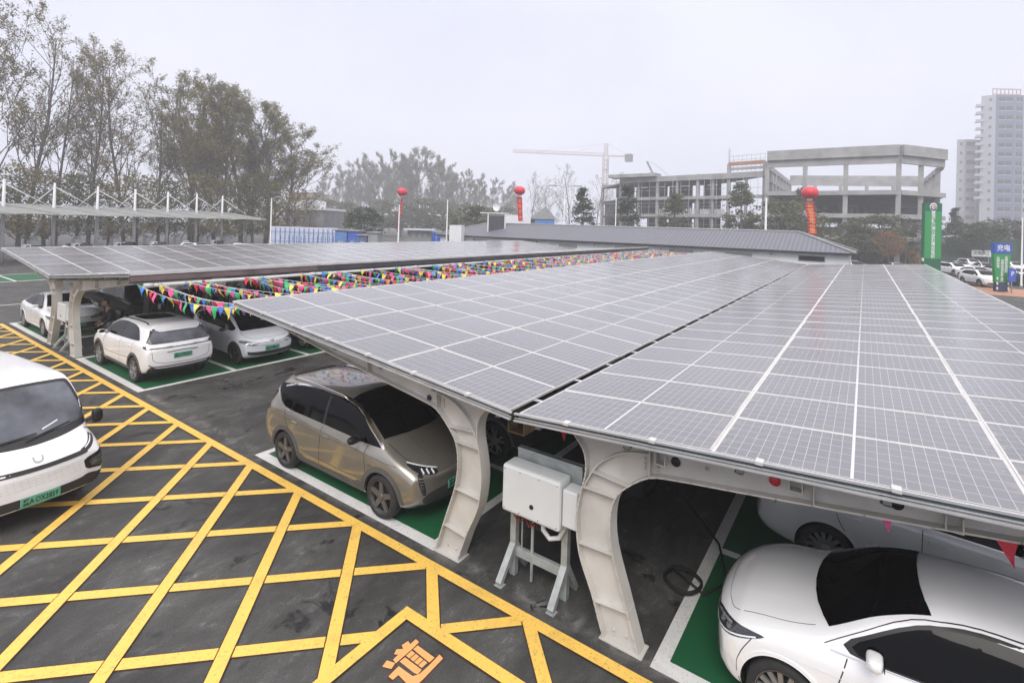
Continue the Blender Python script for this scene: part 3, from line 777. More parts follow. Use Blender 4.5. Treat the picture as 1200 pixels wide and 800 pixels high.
    def wheels(s, rimmat=None, spokes=5, two=False, cap=None):
        sp = s.sp; R = sp['R']; w = .215; rimmat = rimmat or M['rim']
        ty = MB(); ty.lathe([(R*.70,-w/2+.01),(R*.76,-w/2),(R*.93,-w/2+.004),(R*.985,-w/2+.03),(R,-w/2+.06),(R,w/2-.06),(R*.985,w/2-.03),(R*.93,w/2-.004),(R*.76,w/2),(R*.70,w/2-.01)], 36, axis='y')
        tm = ty.mesh('tyre', M['tyre']); ty.fixn(tm)
        rm = MB(); y0 = w/2-.012
        rm.lathe([(R*.76,y0+.008),(R*.735,y0+.010),(R*.70,y0-.01),(R*.68,y0-.06)], 36, axis='y')
        for k in range(spokes):
            a = 2*pi*k/spokes+.3
            for da in ((-.13, .13) if two else (0,)):
                c1, s1 = cos(a+da*.5), sin(a+da*.5); c2, s2 = cos(a+da*1.7), sin(a+da*1.7); ww = .026 if two else .045
                p1 = Vector((c1*R*.12, y0-.012, s1*R*.12)); p2 = Vector((c2*R*.72, y0-.002, s2*R*.72)); n = Vector((-s1, 0, c1)); n2 = Vector((-s2, 0, c2))
                rm.hexa([p1-n*ww, p1+n*ww, p1+n*ww+Vector((0,-.03,0)), p1-n*ww+Vector((0,-.03,0)), p2-n2*ww*.8, p2+n2*ww*.8, p2+n2*ww*.8+Vector((0,-.03,0)), p2-n2*ww*.8+Vector((0,-.03,0))])
        rm.lathe([(0,y0+.004),(R*.13,y0+.004),(R*.17,y0-.006),(R*.17,y0-.05)], 20, axis='y')
        rme = rm.mesh('rim', rimmat); rm.fixn(rme)
        hb = MB(); hb.lathe([(0,y0-.05),(R*.72,y0-.055),(R*.72,-w/2+.02),(0,-w/2+.02)], 28, axis='y'); hm = hb.mesh('hub', M['well']); hb.fixn(hm)
        for wx in (sp['wf'], sp['wr']):
            for sg in (1, -1):
                o = link('wheel', hm, s.root, (wx, sg*(sp['W']/2-w/2-.012), R), (0, 0, 0 if sg == 1 else pi))
                link('tyre', tm, o); link('rim', rme, o)
    def archtrim(s, mat, w=.055, ends=.0):
        sp = s.sp
        for wx in (sp['wf'], sp['wr']):
            R = sp['R']+.055
            for md in 'LR':
                mb = MB(); prev = None
                for i in range(29):
                    a = -ends+(pi+2*ends)*i/28; p1 = (wx+(R-.004)*cos(a), sp['R']+(R-.004)*sin(a)); p2 = (wx+(R+w)*cos(a), sp['R']+(R+w)*sin(a))
                    h1, h2 = s.cast(p1, md), s.cast(p2, md)
                    if not h1 or not h2: prev = None; continue
                    sgn = 1 if md == 'L' else -1
                    cur = (h1[0]+Vector((0,-.03*sgn,0)), h1[0]+h1[1]*.012, h2[0]+h2[1]*.009, h2[0]-h2[1]*.01)
                    if prev:
                        for q in range(3): mb.quad(prev[q], prev[q+1], cur[q+1], cur[q], sm=True)
                    prev = cur
                if mb.f: mb.build('wheel_arch_trim', mat, s.root)
    def mirror(s, x, z, mat, size=(.13,.20,.12), out=.0):
        for sg in (1, -1):
            h = s.cast((x, z), 'L' if sg == 1 else 'R'); y = (h[0].y if h else sg*s.sp['W']/2)
            c = Vector((x+.02, y+sg*(size[1]/2+.07+out), z+.03)); mb = MB(); n = 8; secs = []
            bm = bmesh.new(); bmesh.ops.create_uvsphere(bm, u_segments=14, v_segments=8, radius=.5)
            for v in bm.verts:
                q = v.co; f = lambda t: math.copysign(abs(t*2)**.65/2, t)
                v.co = Vector((f(q.x)*size[0]*(1-.25*(q.y*sg+.5)), f(q.y)*size[1], f(q.z)*size[2]*(1-.12*(q.y*sg+.5))))+c
            me = bpy.data.meshes.new('mirror'); bm.to_mesh(me); bm.free(); me.materials.append(mat); me.polygons.foreach_set('use_smooth', [True]*len(me.polygons))
            o = link('mirror', me, s.root); mb.bar((x-.01, y-sg*.03, z-.03), (x+.01, y+sg*(.11), z+.0), .05, .03); mb.build('stalk', M['trim'], o)
            mb = MB(); mb.lathe([(0,-.0),(size[1]*.38,0),(size[1]*.40,.006)], 14, axis='x', c=(c.x-size[0]*.47, c.y, c.z)); 
            me = mb.mesh('mirror_glass', M['glass']); 
            for v in me.vertices: v.co.z = c.z+(v.co.z-c.z)*.62
            link('mirror_glass', me, o)
    def handles(s, pts, mat, ln=.20):
        for (x, z) in pts:
            for md, sg in (('L', 1), ('R', -1)):
                h = s.cast((x, z), md)
                if h: mb = MB(); mb.cbox((x, h[0].y+sg*.012, z), (ln, .03, .028)); mb.build('door_handle', mat, s.root, bevel=.01)
    def plate(s, x_mode, y, z, txt, tilt=0):
        h = s.cast((y, z), x_mode); sg = 1 if x_mode == 'F' else -1; x = max(s.cast((y+dy, z+dz), x_mode)[0].x*sg for dy in (-.22, 0, .22) for dz in (-.06, .06))
        mb = MB(); mb.box((-.004, -.24, -.07), (.008, .24, .07)); o = mb.build('license_plate', M['plate'], s.root, (sg*(x+.008), y, z), (0, 0, 0 if sg == 1 else pi), bevel=.004)
        place_text(txt, .112, M['plate_ink'], o, (.0105, 0, -.004), (0, 1, 0), (0, 0, 1), bold=.002, fit=.42)
        return o

def sedan_common(c, sp, door, handles, paint_mirror, mz, mx):
    for pl in door: c.line('door_seam', pl, 'L', both=True)

# ---- A: bronze tall electric crossover
def make_bronze():
    Lh = 2.27
    sp = dict(name='electric_crossover', L=4.54, W=1.87, R=.345, wf=1.42, wr=-1.33, paint=M['bronze'],
      top=[(-Lh,1.0),(-2.23,1.14),(-2.17,1.34),(-2.08,1.53),(-1.92,1.605),(-1.5,1.64),(-.8,1.655),(-.1,1.64),(.35,1.585),(.75,1.44),(1.35,1.175),(1.7,1.07),(2.05,.965),(2.2,.88),(Lh,.80)],
      belt=[(-Lh,.95),(-2.1,1.12),(-1.5,1.13),(0,1.045),(1.2,1.01),(1.6,.985),(2.05,.89),(Lh,.76)],
      bot=[(-Lh,.42),(-2.1,.30),(-1.7,.24),(0,.20),(1.7,.22),(2.1,.24),(Lh,.34)],
      hw=[(-Lh,.86),(-2.0,.915),(-1.3,.935),(0,.915),(1.3,.935),(1.9,.915),(Lh,.85)], tum=.40, shoulder=.95,
      nose=(.30, [(0,.12),(.3,.03),(.5,.0),(.7,.0),(.85,.04),(1.0,.16),(1.2,.3)]), tail=(.16, [(0,.10),(.4,.0),(.8,.02),(1.1,.05),(1.3,.12),(1.6,.24)]))
    c = Car(sp)
    # side glazing: one dark band, then pillars of gloss black
    c.patch('side_window', [(1.30,1.07),(1.0,1.235),(.70,1.40),(.42,1.50),(.10,1.555),(-.6,1.58),(-1.30,1.565),(-1.86,1.50),(-1.74,1.36),(-1.58,1.22),(-1.42,1.16),(-1.2,1.135),(0,1.09)], 'L', M['glass'], both=True, rnd=0)
    c.line('window_chrome', [(1.36,1.06),(.60,1.48),(.15,1.572),(-.6,1.603),(-1.3,1.57),(-1.62,1.48)], 'L', .024, M['chrome'], .006, both=True)
    c.line('window_chrome', [(-1.22,1.11),(-1.46,1.135),(-1.63,1.20),(-1.93,1.50)], 'L', .020, M['chrome'], .005, both=True)
    c.line('window_divider', [(-.28,1.57),(-.22,1.10)], 'L', .06, M['dark'], .007, both=True)
    c.patch('windshield', [(1.24,.70),(1.30,.5),(1.345,.25),(1.355,0),(1.345,-.25),(1.30,-.5),(1.24,-.70),(1.0,-.66),(.7,-.61),(.40,-.57),(.20,-.55),(.17,-.3),(.16,0),(.17,.3),(.20,.55),(.40,.57),(.7,.61),(1.0,.66)], 'T', M['glass'], rnd=0)
    c.patch('rear_window', [(-.56,1.50),(.56,1.50),(.68,1.18),(-.68,1.18)], 'B', M['glass'], rnd=1)
    c.patch('spoiler', [(-1.75,.56),(-1.72,0),(-1.75,-.56),(-2.03,-.55),(-2.06,0),(-2.03,.55)], 'T', M['bronze'], off=.025, rnd=1, depth=.02)
    for md in 'LR':
        sg = 1 if md == 'L' else -1; mb = MB(); pts = []
        for i in range(13):
            x = .15-1.75*i/12; h = c.cast((x, sg*.595), 'T'); pts.append(h[0]+Vector((0,0,.035 if 0 < i < 12 else -.01)))
        mb.tube(pts, .016, 8); mb.build('roof_rail', M['chrome'], c.root)
    c.patch('headlight', [(-1.28,.80),(-1.22,.845),(-1.0,.895),(-.74,.955),(-.80,.90),(-.96,.83),(-1.2,.785)], 'D', M['lamp_dark'], both=True)
    for k in range(3): c.line('lamp_strip', [(-1.20+.08*k,.80+.008*k),(-1.15+.08*k,.855+.010*k)], 'D', .020, M['lamp_white'], .010, both=True)
    c.line('lamp_strip', [(-1.24,.85),(-1.0,.90),(-.76,.955)], 'D', .010, M['lamp_white'], .008, both=True)
    c.patch('air_curtain', [(-1.02,.82),(-.93,.84),(-.97,.66),(-1.03,.50),(-1.09,.50),(-1.06,.66)], 'D', M['lamp_dark'], both=True)
    for k in range(6): c.line('lamp_strip', [(-1.045-.006*k,.76-.045*k),(-.965-.008*k,.775-.045*k)], 'D', .009, M['chrome'], .010, both=True)
    c.patch('lower_grille', [(-.62,.34),(.62,.34),(.70,.44),(.5,.56),(-.5,.56),(-.70,.44)], 'F', M['trim'], rnd=1)
    c.line('chin_strip', [(-.75,.36),(-.55,.30),(.55,.30),(.75,.36)], 'F', .02, M['chrome'], .006)
    c.line('badge', [(-.06,.80),(.06,.80)], 'F', .02, M['chrome'], .006)
    c.line('tail_light', [(-.82,.99),(.82,.99)], 'B', .05, M['lamp_red'], .006)
    c.patch('tail_light', [(-2.12,1.06),(-1.93,1.10),(-1.90,1.02),(-2.1,.94)], 'L', M['lamp_dark'], rnd=1, both=True)
    # dark sills and arches
    c.patch('sill_cladding', [(-.90,.235),(-.93,.42),(-.78,.44),(-.68,.37),(0,.36),(.70,.37),(.84,.46),(.98,.46),(1.0,.25),(0,.215)], 'L', M['grey_trim'], rnd=1, both=True, off=.008)
    c.archtrim(M['grey_trim'], .075, .0)
    c.line('door_seam', [(.98,.40),(1.05,.62),(.98,.95),(1.02,1.05)], 'L', both=True); c.line('door_seam', [(-.26,.36),(-.24,.8),(-.24,1.06)], 'L', both=True)
    c.line('door_seam', [(-.78,.36),(-.98,.55),(-1.28,.86),(-1.40,1.12)], 'L', both=True); c.line('door_seam', [(.98,.42),(0,.36),(-.85,.38)], 'L', .008, both=True)
    c.line('bonnet_seam', [(1.34,.70),(1.7,.72),(2.02,.62)], 'T', both=True)
    c.line('crease', [(1.72,.90),(.9,.93),(-.6,1.0),(-1.7,1.06)], 'L', .010, M['grey_trim'], .001, both=True)  # shade of the body creases drawn as thin dark strips, here and below
    c.line('crease', [(1.0,.50),(.2,.46),(-.9,.52)], 'L', .012, M['grey_trim'], .001, both=True)
    c.patch('quarter_vent', [(-2.05,1.18),(-1.86,1.38),(-1.80,1.36),(-1.96,1.14)], 'L', M['dark'], both=True)
    c.line('bonnet_seam', [(1.40,.30),(1.8,.34),(2.05,.30)], 'T', .006, M['grey_trim'], .001, both=True)
    c.line('wing_badge', [(1.10,.78),(1.20,.78)], 'L', .016, M['chrome'], .004, both=True)
    c.handles([(-.08,.93),(-1.02,.96)], M['bronze']); c.mirror(.80,1.10,M['dark']); c.wheels(M['rim_mid'], 5)
    c.plate('F', 0, .56, '冀A·F77Q6')
    return c.root
# ---- B: white boxy electric SUV seen from behind
def make_suv(name='electric_suv', simplef=False):
    Lh = 2.30
    sp = dict(name=name, L=4.60, W=1.86, R=.36, wf=1.42, wr=-1.36, paint=M['white_paint'],
      top=[(-Lh,.98),(-2.24,1.14),(-2.14,1.36),(-2.02,1.53),(-1.86,1.605),(-1.5,1.64),(-.9,1.67),(0,1.67),(.45,1.62),(.85,1.46),(1.25,1.20),(1.5,1.11),(2.0,1.03),(2.2,.94),(Lh,.84)],
      belt=[(-Lh,.96),(-2.1,1.13),(-1.5,1.15),(0,1.08),(1.2,1.05),(1.7,1.01),(2.05,.95),(Lh,.80)],
      bot=[(-Lh,.44),(-2.1,.32),(-1.7,.26),(0,.22),(1.7,.24),(2.1,.28),(Lh,.40)],
      hw=[(-Lh,.87),(-2.0,.92),(-1.3,.93),(0,.91),(1.3,.93),(1.9,.915),(Lh,.86)], tum=.36, shoulder=.955,
      nose=(.24, [(0,.14),(.3,.04),(.5,.0),(.8,.0),(.95,.05),(1.2,.25)]), tail=(.15, [(0,.16),(.35,.06),(.6,.0),(.9,.02),(1.1,.05),(1.3,.11),(1.65,.24)]))
    c = Car(sp)
    c.patch('side_window', [(1.20,1.12),(.55,1.49),(.1,1.56),(-.9,1.56),(-1.30,1.50),(-1.62,1.22),(-1.5,1.19),(0,1.12)], 'L', M['glass'], both=True, rnd=1)
    c.line('window_divider', [(-.26,1.57),(-.22,1.13)], 'L', .06, M['dark'], .007, both=True)
    c.patch('windshield', [(1.22,.64),(1.28,0),(1.22,-.64),(.60,-.56),(.46,-.53),(.42,0),(.46,.53),(.60,.56)], 'T', M['glass'], rnd=1)
    c.patch('glass_roof', [(.30,.46),(.30,-.46),(-.95,-.48),(-.95,.48)], 'T', M['glass'], rnd=1, label='dark glass sunroof')
    c.patch('rear_window', [(-.62,1.50),(0,1.515),(.62,1.50),(.72,1.34),(.80,1.20),(.60,1.155),(0,1.15),(-.60,1.155),(-.80,1.20),(-.72,1.34)], 'B', M['glass_blue'], rnd=0, label='tinted rear window with a black surround')
    c.line('window_surround', [(-.64,1.50),(0,1.522),(.64,1.50)], 'B', .05, M['dark'], .004)
    c.line('window_surround', [(-.79,1.16),(.79,1.16)], 'B', .03, M['dark'], .006)
    for sg in (1, -1): c.line('window_surround', [(sg*.66,1.49),(sg*.80,1.17)], 'B', .06, M['dark'], .005)
    c.patch('spoiler', [(-1.62,.60),(-1.60,0),(-1.62,-.60),(-1.95,-.58),(-1.97,0),(-1.95,.58)], 'T', M['white_paint'], off=.03, rnd=1, depth=.02)
    for sg in (1, -1):
        mb = MB(); pts = []
        for i in range(13):
            x = .25-1.75*i/12; h = c.cast((x, sg*.60), 'T'); pts.append(h[0]+Vector((0,0,.035 if 0 < i < 12 else -.01)))
        mb.tube(pts, .017, 8); mb.build('roof_rail', M['trim'], c.root)
    c.patch('tail_light', [(-.84,1.08),(.84,1.08),(.86,1.02),(.45,1.00),(-.45,1.00),(-.86,1.02)], 'B', M['chrome'], rnd=0, off=.010)
    c.line('tail_light', [(-.86,1.035),(-.45,1.03),(.45,1.03),(.86,1.035)], 'B', .030, M['lamp_dark'], .016)
    c.patch('tail_light', [(-2.2,1.085),(-1.88,1.10),(-1.98,1.03),(-2.22,1.01)], 'L', M['lamp_dark'], rnd=1, both=True)
    c.line('tailgate_recess', [(-.40,.905),(0,.925),(.40,.905)], 'B', .022, M['trim'], .004)
    c.patch('rear_bumper', [(-.82,.52),(-.74,.54),(-.62,.46),(.62,.46),(.74,.54),(.82,.52),(.82,.30),(-.82,.30)], 'B', M['trim'], rnd=1, off=.006)
    c.line('bumper_strip', [(-.82,.60),(-.72,.52),(.72,.52),(.82,.60)], 'B', .030, M['grey_trim'], .010)
    c.line('tailgate_seam', [(-.76,1.0),(-.72,.60),(.72,.60),(.76,1.0)], 'B')
    c.patch('headlight', [(.50,.90),(.86,.94),(.86,.88),(.52,.85)], 'F', M['lamp'], rnd=1, both=True)
    c.patch('lower_grille', [(-.6,.36),(.6,.36),(.7,.52),(-.7,.52)], 'F', M['trim'], rnd=1)
    c.patch('sill_cladding', [(-.90,.245),(-.90,.40),(0,.39),(.98,.40),(1.0,.26),(0,.235)], 'L', M['grey_trim'], rnd=1, both=True, off=.008)
    c.archtrim(M['grey_trim'], .07, .0)
    c.line('door_seam', [(.98,.42),(1.02,.7),(.98,1.1)], 'L', both=True); c.line('door_seam', [(-.26,.40),(-.24,1.1)], 'L', both=True); c.line('door_seam', [(-.8,.40),(-1.0,.55),(-1.2,.86),(-1.28,1.14)], 'L', both=True)
    c.handles([(-.08,.98),(-1.0,1.0)], M['white_paint']); c.mirror(.86,1.13,M['white_paint']); c.wheels(M['rim'], 5, True)
    c.line('crease', [(1.6,.62),(0,.58),(-1.0,.66)], 'L', .008, M['seam'], .002, both=True)  # crease shade drawn as a thin dark strip
    c.plate('B', 0, .79, '冀A·D90Z53')
    return c.root
# ---- C: compact electric hatchback, black roof
def make_hatch():
    Lh = 2.13
    sp = dict(name='electric_hatchback', L=4.26, W=1.81, R=.35, wf=1.38, wr=-1.38, paint=M['silver_white'],
      top=[(-Lh,.95),(-2.05,1.15),(-1.92,1.38),(-1.7,1.49),(-1.0,1.555),(-.2,1.57),(.3,1.53),(.8,1.36),(1.35,1.10),(1.6,1.02),(1.92,.92),(2.06,.83),(Lh,.74)],
      belt=[(-Lh,.92),(-1.95,1.10),(-1.4,1.10),(0,1.03),(1.0,.985),(1.55,.94),(1.92,.84),(Lh,.70)],
      bot=[(-Lh,.42),(-1.9,.28),(-1.5,.22),(0,.18),(1.5,.19),(1.95,.21),(Lh,.32)],
      hw=[(-Lh,.82),(-1.85,.885),(-1.3,.905),(0,.89),(1.3,.905),(1.8,.885),(Lh,.81)], tum=.42, shoulder=.95,
      nose=(.30, [(0,.10),(.25,.03),(.45,.0),(.65,.0),(.8,.05),(.95,.15),(1.2,.3)]), tail=(.15, [(0,.10),(.4,.0),(.9,.03),(1.2,.15),(1.5,.4)]))
    c = Car(sp)
    c.patch('side_window', [(1.32,1.025),(.70,1.335),(.2,1.46),(-.6,1.49),(-1.2,1.44),(-1.55,1.30),(-1.35,1.15),(0,1.07)], 'L', M['glass'], both=True, rnd=1)
    c.patch('windshield', [(1.40,.62),(1.46,0),(1.40,-.62),(1.32,-.68),(.70,-.58),(.34,-.53),(.26,0),(.34,.53),(.70,.58),(1.32,.68)], 'T', M['glass'], rnd=1)
    c.patch('glass_roof', [(.27,.54),(.20,0),(.27,-.54),(-.6,-.58),(-1.6,-.54),(-1.75,0),(-1.6,.54),(-.6,.58)], 'T', M['dark'], rnd=1, label='black roof panel')
    c.patch('rear_window', [(-.6,1.42),(.6,1.42),(.7,1.15),(-.7,1.15)], 'B', M['glass'], rnd=1)
    c.patch('headlight', [(.40,.73),(.62,.775),(.86,.82),(.87,.74),(.70,.655),(.50,.645)], 'F', M['lamp'], rnd=1, both=True)
    c.line('lamp_strip', [(.45,.70),(.62,.72),(.66,.68)], 'F', .03, M['lamp_white'], .008, both=True)
    c.line('light_bar', [(-.5,.735),(-.09,.72)], 'F', .012, M['trim'], .005, both=True)
    mb = MB(); h = c.cast((0,.735), 'F'); mb.lathe([(.055,.0),(.066,.0),(.070,.006),(.066,.012),(.055,.012),(.053,.006),(.055,0)], 24, axis='x', c=(h[0].x,0,.735))
    for a, b in (((-.030,.040),(-.012,-.038)),((-.012,-.038),(0,.002)),((0,.002),(.012,-.038)),((.012,-.038),(.030,.040))): mb.bar((h[0].x+.006,a[0],.735+a[1]),(h[0].x+.006,b[0],.735+b[1]),.010,.010)
    mb.build('badge', M['chrome'], c.root)
    c.patch('lower_grille', [(-.70,.32),(.70,.32),(.76,.48),(.62,.44),(-.62,.44),(-.76,.48)], 'F', M['trim'], rnd=1, off=.006)
    c.line('chin_strip', [(-.74,.29),(.74,.29)], 'F', .02, M['silver'], .006)
    c.patch('tail_light', [(-.80,.99),(.80,.99),(.8,.90),(-.8,.90)], 'B', M['lamp_dark'], rnd=1)
    c.patch('sill_cladding', [(-.92,.20),(-.92,.29),(.92,.29),(.95,.21)], 'L', M['trim'], rnd=1, both=True, off=.006)
    c.line('door_seam', [(.95,.30),(1.0,.6),(.95,1.0)], 'L', both=True); c.line('door_seam', [(-.22,.30),(-.22,1.04)], 'L', both=True); c.line('door_seam', [(-.8,.3),(-1.0,.55),(-1.25,1.08)], 'L', both=True)
    c.line('bonnet_seam', [(1.42,.72),(1.7,.70),(1.92,.50),(1.97,0)], 'T', .008, both=True)
    c.line('wing_badge', [(.98,.80),(1.12,.80)], 'L', .02, M['trim'], .005, both=True)
    c.handles([(-.06,.90),(-1.0,.93)], M['silver_white']); c.mirror(.80,1.04,M['dark']); c.wheels(M['rim_dark'], 5, True)
    c.plate('F', 0, .53, '冀A·D88567')
    return c.root
# ---- D, F, G: saloon
def make_sedan(paint, name='white_sedan', rim=None, front='slim'):
    Lh = 2.32
    sp = dict(name=name, L=4.64, W=1.84, front_k=.66, R=.335, wf=1.42, wr=-1.33, paint=paint,
      top=[(-Lh,.92),(-2.28,1.03),(-2.1,1.09),(-1.75,1.15),(-1.35,1.29),(-.8,1.45),(-.2,1.515),(.28,1.495),(.62,1.385),(1.04,1.16),(1.25,1.06),(1.7,.985),(2.1,.88),(2.28,.79),(Lh,.70)],
      belt=[(-Lh,.88),(-2.2,.99),(-1.5,1.05),(-.8,1.03),(0,.985),(1.0,.94),(1.5,.905),(2.0,.80),(2.25,.70),(Lh,.62)],
      bot=[(-Lh,.40),(-2.2,.28),(-1.7,.20),(0,.165),(1.7,.175),(2.15,.19),(Lh,.28)],
      hw=[(-Lh,.80),(-2.1,.885),(-1.3,.93),(0,.905),(1.3,.93),(1.9,.90),(2.2,.86),(Lh,.80)], tum=.50, shoulder=.945,
      nose=(.36, [(0,.12),(.22,.03),(.42,.0),(.6,.0),(.72,.04),(.85,.14),(1.2,.3)]), tail=(.18, [(0,.12),(.4,.0),(.8,.01),(1.0,.05),(1.2,.2)]))
    c = Car(sp)
    c.patch('side_window', [(1.02,.985),(.45,1.33),(.05,1.425),(-.5,1.43),(-1.0,1.34),(-1.45,1.13),(-1.25,1.075),(0,1.025)], 'L', M['glass'], both=True, rnd=1)
    c.patch('window_surround', [(1.10,.970),(.46,1.355),(.05,1.448),(-.5,1.452),(-1.02,1.365),(-1.50,1.13),(-1.27,1.062),(0,1.010)], 'L', M['dark'], both=True, rnd=1, off=.002)
    c.line('window_chrome', [(1.05,.962),(0,1.004),(-1.3,1.055),(-1.52,1.12)], 'L', .008, M['chrome'], .006, both=True)
    c.line('window_divider', [(-.30,1.43),(-.24,1.02)], 'L', .05, M['dark'], .007, both=True)
    c.line('roof_seam', [(1.10,.985),(.50,1.375),(.05,1.462),(-.5,1.468),(-1.05,1.37),(-1.5,1.17)], 'L', .006, M['seam'], .002, both=True)
    c.patch('windshield', [(1.07,.71),(1.12,.60),(1.18,.40),(1.21,.2),(1.22,0),(1.21,-.2),(1.18,-.40),(1.12,-.60),(1.07,-.71),(.90,-.675),(.70,-.63),(.48,-.585),(.31,-.555),(.345,-.4),(.365,-.2),(.37,0),(.365,.2),(.345,.4),(.31,.555),(.48,.585),(.70,.63),(.90,.675)], 'T', M['glass'], rnd=0)
    c.patch('rear_window', [(-.85,.46),(-.78,0),(-.85,-.46),(-1.45,-.60),(-1.58,0),(-1.45,.60)], 'T', M['glass'], rnd=1)
    c.line('bonnet_seam', [(1.18,.70),(1.5,.74),(1.95,.66),(2.10,.40),(2.13,0)], 'T', .006, both=True)
    c.line('crease', [(1.35,.42),(1.8,.36),(2.08,.26)], 'T', .006, paint, .006, both=True)
    c.patch('headlight', [(-1.25,.655),(-1.12,.725),(-.92,.765),(-.70,.80),(-.50,.835),(-.53,.80),(-.64,.725),(-.80,.655),(-1.0,.625),(-1.2,.62)], 'D', M['lamp_dark'], rnd=1, both=True)
    c.line('lamp_strip', [(-1.20,.633),(-1.0,.64),(-.82,.668),(-.66,.735),(-.56,.79)], 'D', .013, M['lamp_white'], .009, both=True)
    c.line('lamp_strip', [(-1.20,.66),(-1.05,.715),(-.80,.755)], 'D', .02, M['lamp'], .009, both=True)
    for k in range(2): c.patch('lamp_lens', [(-.99+.12*k,.715+.016*k),(-.92+.12*k,.725+.016*k),(-.91+.12*k,.69+.016*k),(-.97+.12*k,.675+.016*k)], 'D', M['lamp'], rnd=1, both=True, off=.010)
    c.line('light_bar', [(-.56,.70),(.56,.70)], 'F', .02, M['chrome'], .005)
    c.patch('lower_grille', [(-.60,.27),(.60,.27),(.70,.40),(.5,.50),(-.5,.50),(-.70,.40)], 'F', M['trim'], rnd=1)
    c.line('chin_strip', [(2.10,.25),(1.95,.235),(1.78,.23)], 'L', .022, M['trim'], .005, both=True)
    c.line('bumper_seam', [(1.80,.22),(1.86,.45),(1.80,.62),(1.70,.78)], 'L', .008, both=True)
    c.patch('tail_light', [(-.84,.95),(.84,.95),(.84,.87),(-.84,.87)], 'B', M['lamp_red'], rnd=1)
    c.patch('rear_bumper', [(-.7,.36),(.7,.36),(.6,.5),(-.6,.5)], 'B', M['trim'], rnd=1)
    c.line('door_seam', [(.98,.24),(1.02,.6),(.92,.95)], 'L', both=True); c.line('door_seam', [(-.28,.24),(-.26,.98)], 'L', both=True); c.line('door_seam', [(-.80,.24),(-.98,.5),(-1.18,.8),(-1.24,1.06)], 'L', both=True)
    c.line('sill_seam', [(.98,.26),(-.8,.26)], 'L', .010, both=True); c.line('crease', [(1.7,.76),(.6,.80),(-.6,.84),(-2.0,.90)], 'L', .006, paint, .005, both=True)
    c.archtrim(paint, .03, .0)
    c.handles([(-.10,.86),(-1.0,.90)], paint if paint != M['silver'] else M['chrome']); c.mirror(.70,1.07,paint,(.15,.20,.12)); c.wheels(rim or M['rim'], 7, True)
    c.plate('F', 0, .42, '冀A·D62K0')
    return c.root
